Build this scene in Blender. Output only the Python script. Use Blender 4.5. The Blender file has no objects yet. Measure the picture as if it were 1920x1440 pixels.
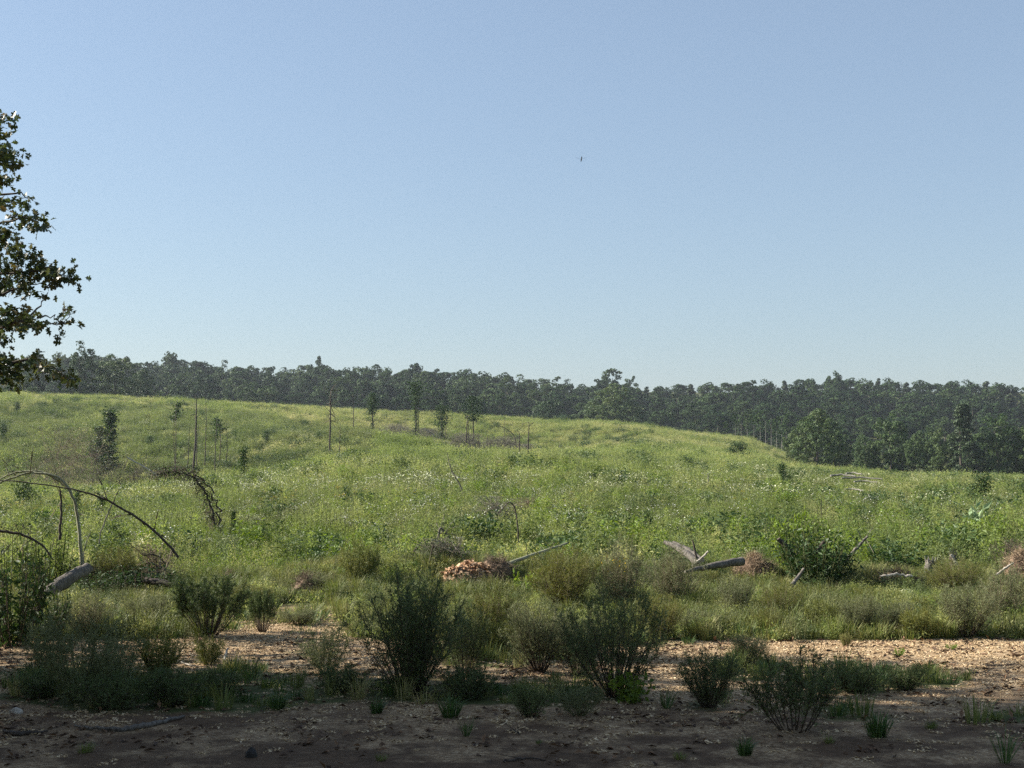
import bpy, math, random
import numpy as np
from mathutils import Vector

# ---------------------------------------------------------------- camera, sky, sun, exposure
SC = bpy.context.scene
COL = SC.collection
F = 2666.0                      # focal length in pixels of a 1920 px wide picture
CAM_Z = 2.2
PITCH = math.atan(152.0 / F)
cam_d = bpy.data.cameras.new('camera')
cam_d.sensor_width = 36.0
cam_d.lens = 36.0 * F / 1920.0
cam_d.clip_start = 0.1
cam_d.clip_end = 9000.0
cam = bpy.data.objects.new('camera', cam_d)
cam.location = (0, 0, CAM_Z)
cam.rotation_euler = (math.pi / 2 + PITCH, 0, 0)
COL.objects.link(cam)
SC.camera = cam

SUN_AZ = math.radians(77)       # to the left of the view direction
SUN_EL = math.radians(31)
world = bpy.data.worlds.new('World')
SC.world = world
world.use_nodes = True
wn = world.node_tree.nodes
wl = world.node_tree.links
bg = wn['Background']
sky = wn.new('ShaderNodeTexSky')
sky.sky_type = 'NISHITA'
sky.sun_disc = False
sky.sun_elevation = SUN_EL
sky.sun_rotation = -SUN_AZ
sky.altitude = 100.0
sky.air_density = 1.2
sky.dust_density = 0.9
sky.ozone_density = 3.0
tint = wn.new('ShaderNodeMix'); tint.data_type = 'RGBA'; tint.blend_type = 'MULTIPLY'
tint.inputs[0].default_value = 1.0
tint.inputs[7].default_value = (.94, .985, 1.03, 1)
hsv = wn.new('ShaderNodeHueSaturation'); hsv.inputs['Saturation'].default_value = .90
wl.new(sky.outputs[0], hsv.inputs['Color'])
wl.new(hsv.outputs[0], tint.inputs[6])
veil = wn.new('ShaderNodeMix'); veil.data_type = 'RGBA'      # even high haze over the whole sky
veil.inputs[0].default_value = .34
veil.inputs[7].default_value = (3.0, 3.78, 4.85, 1)
wl.new(tint.outputs[2], veil.inputs[6])
wl.new(veil.outputs[2], bg.inputs[0])
bg.inputs[1].default_value = 0.061

S = Vector((-math.cos(SUN_EL) * math.sin(SUN_AZ), math.cos(SUN_EL) * math.cos(SUN_AZ), math.sin(SUN_EL)))
sun_d = bpy.data.lights.new('sun', 'SUN')
sun_d.energy = 5.0
sun_d.angle = math.radians(0.5)
sun_d.color = (1.0, 0.93, 0.82)
sun = bpy.data.objects.new('sun', sun_d)
sun.rotation_euler = S.to_track_quat('Z', 'Y').to_euler()
sun.location = (-60, 10, 60)
COL.objects.link(sun)
vs = SC.view_settings
vs.view_transform = 'Standard'
vs.look = 'None'
vs.gamma = 1.0
vs.use_curve_mapping = False
vs.exposure = 1.25
cy = SC.cycles
cy.max_bounces = 5
cy.diffuse_bounces = 3
cy.glossy_bounces = 2
cy.transmission_bounces = 3
cy.transparent_max_bounces = 6
cy.volume_bounces = 0
cy.use_denoising = False
cy.caustics_reflective = False
cy.caustics_refractive = False

rng = np.random.default_rng(11)
random.seed(11)

# ---------------------------------------------------------------- noise and terrain heights
def hash2(ix, iy, seed=0):
    n = (ix.astype(np.int64) * 374761393 + iy.astype(np.int64) * 668265263 + seed * 1442695) & 0xffffffff
    n = ((n ^ (n >> 13)) * 1274126177) & 0xffffffff
    return ((n ^ (n >> 16)) & 0xffff) / 65535.0

def noise2(x, y, seed=0):
    x = np.asarray(x, float); y = np.asarray(y, float)
    ix = np.floor(x); iy = np.floor(y)
    fx = x - ix; fy = y - iy
    fx = fx * fx * (3 - 2 * fx); fy = fy * fy * (3 - 2 * fy)
    a = hash2(ix, iy, seed); b = hash2(ix + 1, iy, seed)
    c = hash2(ix, iy + 1, seed); d = hash2(ix + 1, iy + 1, seed)
    return (a * (1 - fx) + b * fx) * (1 - fy) + (c * (1 - fx) + d * fx) * fy

def fbm(x, y, seed=0, octs=3):
    t = 0; a = 0.5; s = 0
    for k in range(octs):
        t = t + a * noise2(np.asarray(x) * 2 ** k, np.asarray(y) * 2 ** k, seed + k); s += a; a *= 0.5
    return t / s

UN = np.array([-300, 0, 200, 350, 500, 640, 800, 1000, 1200, 1400, 1500, 1700, 1920, 2200], float)
def zs(D, v): return CAM_Z + (872 - np.array(v, float)) / F * D - 0.9
ROWS = [
    (0.0, UN * 0), (18.0, UN * 0), (26.0, UN * 0),
    (60.0, 0.42 * zs(95, [918, 915, 905, 890, 868, 850, 850, 852, 862, 874, 886, 893, 896, 896])),
    (95.0, zs(95, [918, 915, 905, 890, 868, 850, 850, 852, 862, 874, 886, 893, 896, 896])),
    (125.0, zs(125, [955, 950, 942, 928, 908, 872, 850, 850, 852, 866, 882, 892, 896, 896])),
    (180.0, zs(180, [820, 820, 815, 812, 808, 803, 822, 851, 836, 850, 880, 892, 896, 896])),
    (215.0, zs(215, [775, 778, 778, 780, 792, 822, 852, 868, 824, 838, 876, 891, 895, 895])),
    (290.0, zs(290, [738, 740, 745, 752, 759, 766, 774, 784, 798, 822, 862, 888, 892, 892])),
    (340.0, zs(340, [765, 765, 768, 775, 780, 788, 795, 805, 820, 842, 868, 870, 872, 872])),
    (400.0, np.array([9, 9, 9, 9, 9, 9, 9, 8.5, 8, 7, 6, 6, 6, 6.0])),
    (480.0, np.array([14, 14, 14, 14, 14, 14, 14, 13, 13, 12, 12, 12, 12, 12.0])),
    (600.0, np.array([24, 24, 24, 24, 24, 23, 23, 22, 21, 21, 22, 22, 21, 21.0])),
    (800.0, UN * 0 + 43), (1100.0, UN * 0 + 40), (3000.0, UN * 0 + 15),
]
DN = np.array([r[0] for r in ROWS]); ZT = np.array([r[1] for r in ROWS])

def ground(x, y):
    x = np.atleast_1d(np.asarray(x, float)); y = np.atleast_1d(np.asarray(y, float))
    yy = np.maximum(y, 1.0)
    u = np.clip(960 + F * x / yy, UN[0], UN[-1])
    ju = np.clip(np.searchsorted(UN, u) - 1, 0, len(UN) - 2)
    fu = (u - UN[ju]) / (UN[ju + 1] - UN[ju]); fu = np.clip(fu, 0, 1)
    Zu = ZT[:, ju] * (1 - fu) + ZT[:, ju + 1] * fu                # rows x n
    jd = np.clip(np.searchsorted(DN, yy) - 1, 0, len(DN) - 2)
    h = np.diff(DN)
    slope = (Zu[1:] - Zu[:-1]) / h[:, None]
    m = np.zeros_like(Zu)
    w1 = h[1:][:, None]; w0 = h[:-1][:, None]
    mid = (slope[:-1] * w1 + slope[1:] * w0) / (w0 + w1)
    mid = np.where(slope[:-1] * slope[1:] <= 0, mid * 0.35, mid)
    m[1:-1] = mid
    n = np.arange(len(x))
    hh = h[jd]; t = np.clip((yy - DN[jd]) / hh, 0, 1)
    z0 = Zu[jd, n]; z1 = Zu[jd + 1, n]; m0 = m[jd, n] * hh; m1 = m[jd + 1, n] * hh
    z = (2 * t**3 - 3 * t**2 + 1) * z0 + (t**3 - 2 * t**2 + t) * m0 + (-2 * t**3 + 3 * t**2) * z1 + (t**3 - t**2) * m1
    z = z * np.clip((y - 2) / 10, 0, 1)
    # small relief: scraped pad, the low berm pushed up at its far edge, humps in the field
    berm = np.exp(-((yy - 25.6 - 0.9 * (noise2(x * 0.15, 0 * x, 5) - 0.5)) / 0.9) ** 2) * (0.12 + 0.35 * noise2(x * 0.45, 0 * x, 9))
    z = z + berm * (y > 15)
    z = z + 0.05 * (fbm(x * 0.5, y * 0.5, 21) - 0.5) + 0.02 * (fbm(x * 3, y * 3, 22) - 0.5)
    z = z + np.clip((y - 26) / 60, 0, 1) * 0.8 * (fbm(x * 0.06, y * 0.06, 23) - 0.5)
    return z
def gz(x, y): return float(ground(x, y)[0])

# a direction in the photograph -> a place on the ground
def ray(u, v):
    a = (u - 960) / F; b = (720 - v) / F
    c, s = math.cos(PITCH), math.sin(PITCH)
    d = np.array([a, c - b * s, s + b * c])
    return d / d[1]
def hit(u, v, lift=0.0):
    r = ray(u, v); last = 4.0
    ys = 4.0 * 1.004 ** np.arange(1300)
    z = ground(r[0] * ys, ys) + lift
    below = np.nonzero(CAM_Z + r[2] * ys < z)[0]
    y = ys[below[0]] if len(below) else 400.0
    return float(r[0] * y), float(y)
def at(u, D): return (u - 960) / F * D, D
def ztop(v, D): return CAM_Z + ray(960, v)[2] * D

# ---------------------------------------------------------------- mesh builder
class G:
    """collects pieces (verts, polygons, tint, material slot) and links them as ONE mesh object"""
    def __init__(s): s.V = []; s.F = []; s.T = []; s.M = []; s.n = 0; s.S = []
    def add(s, V, Fa, tint=None, mat=0, smooth=False):
        V = np.asarray(V, float).reshape(-1, 3); Fa = np.asarray(Fa, np.int64)
        if len(V) == 0: return s
        s.V.append(V); s.F.append(Fa + s.n); s.n += len(V)
        if tint is None: tint = rng.random()
        s.T.append(np.broadcast_to(np.asarray(tint, float), (len(V),)))
        s.M.append(np.full(len(Fa), mat)); s.S.append(np.full(len(Fa), smooth))
        return s
    def mesh(s, name, mats):
        me = bpy.data.meshes.new(name)
        V = np.concatenate(s.V)
        loops = np.concatenate([f.ravel() for f in s.F])
        tot = np.concatenate([np.full(len(f), f.shape[1]) for f in s.F])
        start = np.concatenate([[0], np.cumsum(tot)[:-1]])
        me.vertices.add(len(V)); me.vertices.foreach_set('co', V.ravel().astype(np.float32))
        me.loops.add(len(loops)); me.loops.foreach_set('vertex_index', loops.astype(np.int32))
        me.polygons.add(len(tot)); me.polygons.foreach_set('loop_start', start.astype(np.int32))
        me.polygons.foreach_set('material_index', np.concatenate(s.M).astype(np.int32))
        me.polygons.foreach_set('use_smooth', np.concatenate(s.S).astype(bool))
        at_ = me.attributes.new('tint', 'FLOAT', 'POINT')
        at_.data.foreach_set('value', np.concatenate(s.T).astype(np.float32))
        me.update(calc_edges=True)
        for m in (mats if isinstance(mats, (list, tuple)) else [mats]): me.materials.append(m)
        return me
    def build(s, name, mats, parent=None, loc=(0, 0, 0)):
        return link(name, s.mesh(name, mats), parent, loc)

def link(name, me, parent=None, loc=(0, 0, 0)):
    o = bpy.data.objects.new(name, me); COL.objects.link(o)
    o.location = loc
    if parent is not None: o.parent = parent
    return o
def tag(o, label, cat=None, group=None, kind=None):
    o['label'] = label
    if cat: o['category'] = cat
    if group: o['group'] = group
    if kind: o['kind'] = kind
    return o
def thing(name, label, cat, loc=(0, 0, 0), rz=0.0, group=None):
    o = bpy.data.objects.new(name, None); COL.objects.link(o)
    o.empty_display_size = 0.2
    o.location = loc; o.rotation_euler = (0, 0, rz)
    return tag(o, label, cat, group)
def clone(root, label, loc, rz, scale=(1, 1, 1), group=None):
    r = root.copy(); COL.objects.link(r)
    r.location = loc; r.rotation_euler = (0, 0, rz); r.scale = scale
    r['label'] = label
    if group: r['group'] = group
    for ch in list(root.children):
        c = ch.copy(); COL.objects.link(c); c.parent = r
    return r

def nrm(a): return a / np.maximum(np.linalg.norm(a, axis=-1, keepdims=True), 1e-9)
def rdir(n, up=0.0):
    d = nrm(rng.normal(size=(n, 3))); d[:, 2] += up
    return nrm(d)

def leaves(g, P, D, L, W, N=None, tint=None, mat=0, fold=0.0, wide=0.45):
    """pointed leaves: base P, direction D, length L, width W, face normal about N"""
    n = len(P)
    if n == 0: return
    L = np.broadcast_to(L, (n,))[:, None]; W = np.broadcast_to(W, (n,))[:, None]
    if N is None: N = rdir(n)
    Sd = nrm(np.cross(D, N)); Nn = nrm(np.cross(Sd, D))
    A = P; B = P + D * L * wide + Sd * W * .5 + Nn * W * fold
    C = P + D * L - Nn * L * 0.1; E = P + D * L * wide - Sd * W * .5 + Nn * W * fold
    V = np.stack([A, B, C, E], 1).reshape(-1, 3)
    Fa = np.arange(4 * n).reshape(n, 4)
    if tint is None: tint = rng.random(n)
    g.add(V, Fa, np.repeat(np.broadcast_to(tint, (n,)), 4), mat)

def segs(g, P0, P1, r0, r1, tint=0.5, mat=0):
    """many thin three-sided sticks at once"""
    P0 = np.asarray(P0, float).reshape(-1, 3); P1 = np.asarray(P1, float).reshape(-1, 3)
    n = len(P0)
    if n == 0: return
    d = nrm(P1 - P0); ref = np.where(np.abs(d[:, 2:3]) > 0.9, [[1., 0, 0]], [[0, 0, 1.]])
    a = nrm(np.cross(d, ref)); b = np.cross(d, a)
    r0 = np.broadcast_to(np.asarray(r0, float), (n,))[:, None]; r1 = np.broadcast_to(r1, (n,))[:, None]
    vs_ = []
    for k in range(3):
        c, s_ = math.cos(k * 2.094), math.sin(k * 2.094)
        vs_.append(P0 + (a * c + b * s_) * r0); vs_.append(P1 + (a * c + b * s_) * r1)
    V = np.stack(vs_, 1).reshape(-1, 3)
    base = (np.arange(n) * 6)[:, None, None]
    Fa = (base + np.array([[0, 2, 3, 1], [2, 4, 5, 3], [4, 0, 1, 5]])[None]).reshape(-1, 4)
    g.add(V, Fa, np.repeat(np.broadcast_to(tint, (n,)), 6), mat, True)

def tube(g, pts, rad, k=6, tint=0.5, mat=0, bump=0.0, cap=True, capmat=None):
    pts = np.asarray(pts, float); n = len(pts)
    rad = np.interp(np.linspace(0, 1, n), np.linspace(0, 1, len(np.atleast_1d(rad))), np.atleast_1d(rad))
    T = nrm(np.gradient(pts, axis=0))
    ref = np.array([0, 0, 1.]) if abs(T[0, 2]) < .85 else np.array([1., 0, 0])
    a = nrm(np.cross(T, ref)); b = np.cross(T, a)
    ang = np.arange(k) * 2 * math.pi / k
    R = rad[:, None] * (1 + bump * (rng.random((n, k)) - .5) * 2)
    V = pts[:, None] + (a[:, None] * np.cos(ang)[None, :, None] + b[:, None] * np.sin(ang)[None, :, None]) * R[..., None]
    i = np.arange(n - 1)[:, None] * k; j = np.arange(k)[None]; j2 = (j + 1) % k
    Fa = np.stack([i + j, i + j2, i + k + j2, i + k + j], -1).reshape(-1, 4)
    g.add(V.reshape(-1, 3), Fa, tint, mat, True)
    if cap:
        cm = mat if capmat is None else capmat
        for q, sgn in ((0, -1), (n - 1, 1)):
            Vc = V[q] + T[q] * 0.001 * sgn
            g.add(Vc, [list(range(k)) if sgn > 0 else list(range(k))[::-1]], tint, cm)

def curve(p, n=8, wob=0.0):
    """smooth path through the points p"""
    p = np.asarray(p, float); m = len(p)
    t = np.linspace(0, m - 1, n * (m - 1) + 1); i = np.clip(t.astype(int), 0, m - 2); f = (t - i)[:, None]
    q = np.vstack([2 * p[0] - p[1], p, 2 * p[-1] - p[-2]])
    a, b, c, d = q[i], q[i + 1], q[i + 2], q[i + 3]
    r = 0.5 * (2 * b + (c - a) * f + (2 * a - 5 * b + 4 * c - d) * f**2 + (3 * b - a - 3 * c + d) * f**3)
    if wob: r[1:-1] += rng.normal(size=(len(r) - 2, 3)) * wob
    return r

# ---------------------------------------------------------------- materials
def mat_new(name):
    m = bpy.data.materials.new(name); m.use_nodes = True
    nt = m.node_tree; nt.nodes.clear()
    out = nt.nodes.new('ShaderNodeOutputMaterial')
    return m, nt.nodes, nt.links, out
def ramp(N, stops, fac_socket, L):
    r = N.new('ShaderNodeValToRGB'); e = r.color_ramp.elements
    while len(e) < len(stops): e.new(0.5)
    for q, (p, c) in zip(e, stops): q.position = p; q.color = (*c, 1)
    L.new(fac_socket, r.inputs[0]); return r

def leafmat(name, stops, trans=0.3, rough=0.55, obj=0.25, patch=0.35, patch_scale=0.08, spec=0.3, shift=None):
    """stops: colours picked by leaf tint, individual and a broad patch noise over the place"""
    m, N, L, out = mat_new(name)
    a = N.new('ShaderNodeAttribute'); a.attribute_name = 'tint'
    oi = N.new('ShaderNodeObjectInfo')
    geo = N.new('ShaderNodeNewGeometry')
    nz = N.new('ShaderNodeTexNoise'); nz.inputs['Scale'].default_value = patch_scale; nz.inputs['Detail'].default_value = 3
    L.new(geo.outputs['Position'], nz.inputs['Vector'])
    def mul(sock, k, off=0.0):
        q = N.new('ShaderNodeMath'); q.operation = 'MULTIPLY_ADD'; L.new(sock, q.inputs[0]); q.inputs[1].default_value = k; q.inputs[2].default_value = off; return q.outputs[0]
    def addn(x, y):
        q = N.new('ShaderNodeMath'); q.operation = 'ADD'; L.new(x, q.inputs[0]); L.new(y, q.inputs[1]); return q.outputs[0]
    base = mul(a.outputs['Fac'], 1 - obj - patch)
    o_ = mul(oi.outputs['Random'], obj)
    p_ = mul(nz.outputs['Fac'], patch * 3.2, -patch * 1.1)
    f = addn(addn(base, o_), p_)
    r = ramp(N, stops, f, L)
    b = N.new('ShaderNodeBsdfPrincipled')
    L.new(r.outputs[0], b.inputs['Base Color']); b.inputs['Roughness'].default_value = rough
    b.inputs['Specular IOR Level'].default_value = spec
    t = N.new('ShaderNodeBsdfTranslucent')
    hs = N.new('ShaderNodeHueSaturation'); hs.inputs['Hue'].default_value = 0.485; hs.inputs['Saturation'].default_value = 1.1; hs.inputs['Value'].default_value = 1.3
    L.new(r.outputs[0], hs.inputs['Color']); L.new(hs.outputs[0], t.inputs['Color'])
    mx = N.new('ShaderNodeMixShader'); mx.inputs[0].default_value = trans
    L.new(b.outputs[0], mx.inputs[1]); L.new(t.outputs[0], mx.inputs[2]); L.new(mx.outputs[0], out.inputs[0])
    return m

def woodmat(name, c1, c2, scale=18.0, rough=0.85, bump=0.4, stretch=6.0):
    m, N, L, out = mat_new(name)
    tc = N.new('ShaderNodeTexCoord'); mp = N.new('ShaderNodeMapping'); mp.inputs['Scale'].default_value = (1, 1, 1.0 / stretch)
    L.new(tc.outputs['Object'], mp.inputs[0])
    nz = N.new('ShaderNodeTexNoise'); nz.inputs['Scale'].default_value = scale; nz.inputs['Detail'].default_value = 6; nz.inputs['Roughness'].default_value = .7
    L.new(mp.outputs[0], nz.inputs['Vector'])
    r = ramp(N, [(0.3, c1), (0.7, c2)], nz.outputs['Fac'], L)
    b = N.new('ShaderNodeBsdfPrincipled'); b.inputs['Roughness'].default_value = rough; b.inputs['Specular IOR Level'].default_value = .2
    L.new(r.outputs[0], b.inputs['Base Color'])
    bp = N.new('ShaderNodeBump'); bp.inputs['Strength'].default_value = bump; bp.inputs['Distance'].default_value = 0.02
    L.new(nz.outputs['Fac'], bp.inputs['Height']); L.new(bp.outputs[0], b.inputs['Normal'])
    L.new(b.outputs[0], out.inputs[0]); return m

def flat(name, stops, rough=0.8, obj=0.3, spec=0.2):
    m, N, L, out = mat_new(name)
    a = N.new('ShaderNodeAttribute'); a.attribute_name = 'tint'
    r = ramp(N, stops, a.outputs['Fac'], L)
    b = N.new('ShaderNodeBsdfPrincipled'); b.inputs['Roughness'].default_value = rough; b.inputs['Specular IOR Level'].default_value = spec
    L.new(r.outputs[0], b.inputs['Base Color']); L.new(b.outputs[0], out.inputs[0]); return m

M = {}
M['forest'] = leafmat('forest_leaves', [(0.0, (.014, .032, .012)), (.35, (.028, .058, .020)), (.7, (.052, .088, .029)), (1.0, (.095, .128, .042))], spec=.1, trans=.18, obj=.45, patch=.15, patch_scale=.02, rough=.6)
M['edge'] = leafmat('edge_tree_leaves', [(0.0, (.020, .045, .014)), (.35, (.042, .085, .024)), (.7, (.08, .125, .036)), (1.0, (.15, .18, .06))], trans=.2, obj=.35, patch=.15, patch_scale=.1, rough=.55)
M['conifer'] = leafmat('conifer_needles', [(0.0, (.018, .035, .014)), (.5, (.034, .06, .02)), (1.0, (.065, .10, .03))], trans=.08, obj=.3, patch=.1)
M['oak'] = leafmat('oak_leaves', [(0.0, (.030, .050, .016)), (.45, (.055, .080, .024)), (.75, (.09, .10, .032)), (1.0, (.17, .13, .045))], trans=.28, obj=0.0, patch=.15, patch_scale=.8, rough=.4, spec=.5)
M['weed'] = leafmat('weed_leaves', [(0.0, (.035, .062, .016)), (.25, (.115, .170, .040)), (.5, (.200, .265, .074)), (.75, (.31, .35, .125)), (1.0, (.50, .45, .20))], trans=.42, obj=.25, patch=.45, patch_scale=.09)
M['pale_weed'] = leafmat('pale_weed_leaves', [(0.0, (.09, .12, .038)), (.5, (.29, .32, .11)), (1.0, (.58, .54, .28))], trans=.42, obj=.3, patch=.4, patch_scale=.12)
M['dull'] = leafmat('dull_shade_toned_leaves', [(0.0, (.032, .058, .018)), (.4, (.10, .145, .04)), (.75, (.19, .23, .075)), (1.0, (.34, .34, .15))], trans=.35, obj=.25, patch=.35, patch_scale=.06)  # darker weed tone, carries the side-lit darkness of the hillside in its colour
M['bright'] = leafmat('bright_leaves', [(0.0, (.07, .13, .018)), (.5, (.15, .23, .035)), (1.0, (.27, .33, .07))], trans=.35, obj=.2, patch=.1)
M['fennel'] = leafmat('feathery_leaves', [(0.0, (.045, .078, .028)), (.5, (.105, .15, .052)), (1.0, (.21, .25, .105))], trans=.2, obj=.2, patch=.2, patch_scale=.4)
M['fennel_grey'] = leafmat('grey_green_feathery_leaves', [(0.0, (.08, .10, .046)), (.5, (.175, .20, .09)), (1.0, (.31, .32, .165))], trans=.2, obj=.2, patch=.2, patch_scale=.4)
M['fennel_yellow'] = leafmat('yellow_green_feathery_leaves', [(0.0, (.09, .11, .03)), (.5, (.17, .19, .045)), (1.0, (.29, .27, .08))], trans=.25, obj=.2, patch=.2, patch_scale=.4)
M['sapling'] = leafmat('sapling_leaves', [(0.0, (.02, .045, .012)), (.5, (.04, .08, .02)), (1.0, (.08, .13, .03))], trans=.2, obj=.2, patch=.1)
M['grass'] = leafmat('grass_blades', [(0.0, (.06, .10, .022)), (.4, (.13, .17, .042)), (.7, (.25, .25, .09)), (1.0, (.45, .38, .21))], trans=.25, obj=.25, patch=.35, patch_scale=.5)
M['darkgrass'] = leafmat('dark_grass_blades', [(0.0, (.03, .07, .02)), (.6, (.06, .12, .03)), (1.0, (.13, .17, .05))], trans=.2, obj=.2, patch=.2, patch_scale=.5)
M['pale_leaf'] = leafmat('pale_woolly_leaves', [(0.0, (.12, .19, .09)), (.5, (.24, .33, .17)), (1.0, (.40, .47, .28))], trans=.25, obj=.1, patch=.1)
M['petal'] = flat('white_petals', [(0, (.62, .62, .52)), (1, (.82, .82, .76))])
M['yellow'] = flat('yellow_petals', [(0, (.62, .42, .03)), (1, (.78, .60, .06))])
M['cream'] = flat('cream_flower_heads', [(0, (.42, .45, .26)), (1, (.66, .66, .45))])
M['stem'] = flat('green_stems', [(0, (.07, .09, .03)), (1, (.16, .16, .07))])
M['twig'] = flat('brown_twigs', [(0, (.045, .034, .024)), (1, (.14, .11, .08))])
M['greytwig'] = flat('grey_dead_twigs', [(0, (.08, .072, .052)), (1, (.27, .25, .19))])
M['rust'] = flat('rusty_dead_twigs', [(0, (.09, .062, .045)), (1, (.27, .21, .15))])
M['bark'] = woodmat('tree_bark', (.05, .042, .034), (.14, .12, .10))
M['palebark'] = woodmat('pale_tree_bark', (.13, .12, .10), (.32, .30, .26))
M['greywood'] = woodmat('weathered_grey_wood', (.045, .038, .032), (.25, .225, .195), scale=30, bump=1.0)
M['darkwood'] = woodmat('dark_dead_wood', (.035, .028, .024), (.11, .09, .075), scale=25)
M['whitewood'] = woodmat('bleached_wood', (.24, .21, .17), (.58, .53, .45), scale=30, bump=.8)
M['greenbark'] = woodmat('smooth_greenish_bark', (.16, .17, .10), (.34, .33, .23), scale=20)
M['straw'] = flat('dry_straw', [(0, (.18, .125, .08)), (1, (.56, .43, .29))])
M['chip'] = flat('wood_chips', [(0, (.20, .125, .07)), (.4, (.45, .325, .175)), (1, (.74, .59, .39))])
M['orangechip'] = flat('orange_wood_chips', [(0, (.20, .11, .06)), (.5, (.46, .27, .15)), (1, (.64, .45, .29))])
M['deadleaf'] = flat('dead_leaves', [(0, (.06, .038, .026)), (1, (.22, .135, .08))])
M['soil'] = woodmat('clotted_soil', (.07, .048, .032), (.24, .165, .11), scale=9, stretch=1, bump=.8)
M['pebble'] = woodmat('dark_stone', (.02, .02, .02), (.06, .055, .05), scale=30, stretch=1)
M['bug'] = flat('grey_insect_body', [(0, (.35, .38, .42)), (1, (.5, .5, .5))])
# ---------------------------------------------------------------- the haze of the humid morning air
def make_haze():
    g = G()
    x, y0, y1, z0, z1 = 1750, -1750, 1750, -8.0, 62.0
    V = [(-x, y0, z0), (x, y0, z0), (x, y1, z0), (-x, y1, z0), (-x, y0, z1), (x, y0, z1), (x, y1, z1), (-x, y1, z1)]
    g.add(V, [(0, 3, 2, 1), (4, 5, 6, 7), (0, 1, 5, 4), (1, 2, 6, 5), (2, 3, 7, 6), (3, 0, 4, 7)])
    m, N, L, out = mat_new('haze_air')
    v = N.new('ShaderNodeVolumePrincipled')
    v.inputs['Color'].default_value = (.80, .88, 1.0, 1)
    v.inputs['Density'].default_value = HAZE
    v.inputs['Anisotropy'].default_value = 0.2
    L.new(v.outputs[0], out.inputs['Volume'])
    o = g.build('haze', m)
    tag(o, 'thin blue haze over the far forest', kind='stuff')

# ---------------------------------------------------------------- ground sheet
def cover(x, y):
    """how much of the ground is grown over (1) or bare wood chips (0); x, y in metres"""
    x = np.asarray(x, float); y = np.asarray(y, float)
    u = 960 + F * x / np.maximum(y, 2)
    v = 872 + F * CAM_Z / np.maximum(y, 2)
    c = np.where(v < 1196, 0.95, 0.0)
    def blob(cx, cy_, rx, ry, val):
        nonlocal c
        w = np.exp(-(((u - cx) / rx) ** 2 + ((v - cy_) / ry) ** 2) ** 2)
        c = c * (1 - w) + val * w
    blob(540, 1190, 170, 40, .25)
    blob(560, 1142, 120, 14, .35)
    blob(30, 1222, 110, 18, .12)
    blob(330, 1212, 160, 16, .35)
    blob(110, 1262, 150, 16, .75)
    blob(300, 1300, 300, 34, .9)
    blob(470, 1265, 110, 20, .6)
    blob(760, 1290, 210, 26, .75)
    blob(950, 1225, 150, 28, .9)
    blob(600, 1300, 90, 16, .7)
    blob(1000, 1300, 170, 24, .8)
    blob(1180, 1190, 180, 22, .9)
    blob(1150, 1300, 90, 16, .55)
    blob(1400, 1252, 80, 22, .85)
    blob(1620, 1272, 170, 24, .8)
    blob(1560, 1330, 120, 18, .35)
    blob(1880, 1342, 90, 14, .6)
    blob(1320, 1312, 60, 20, .6)
    c = c + 0.75 * (fbm(x * 1.3, y * 1.3, 31) - .5) * (c > .05) * (v > 1150)
    return np.clip(c, 0, 1)

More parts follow.
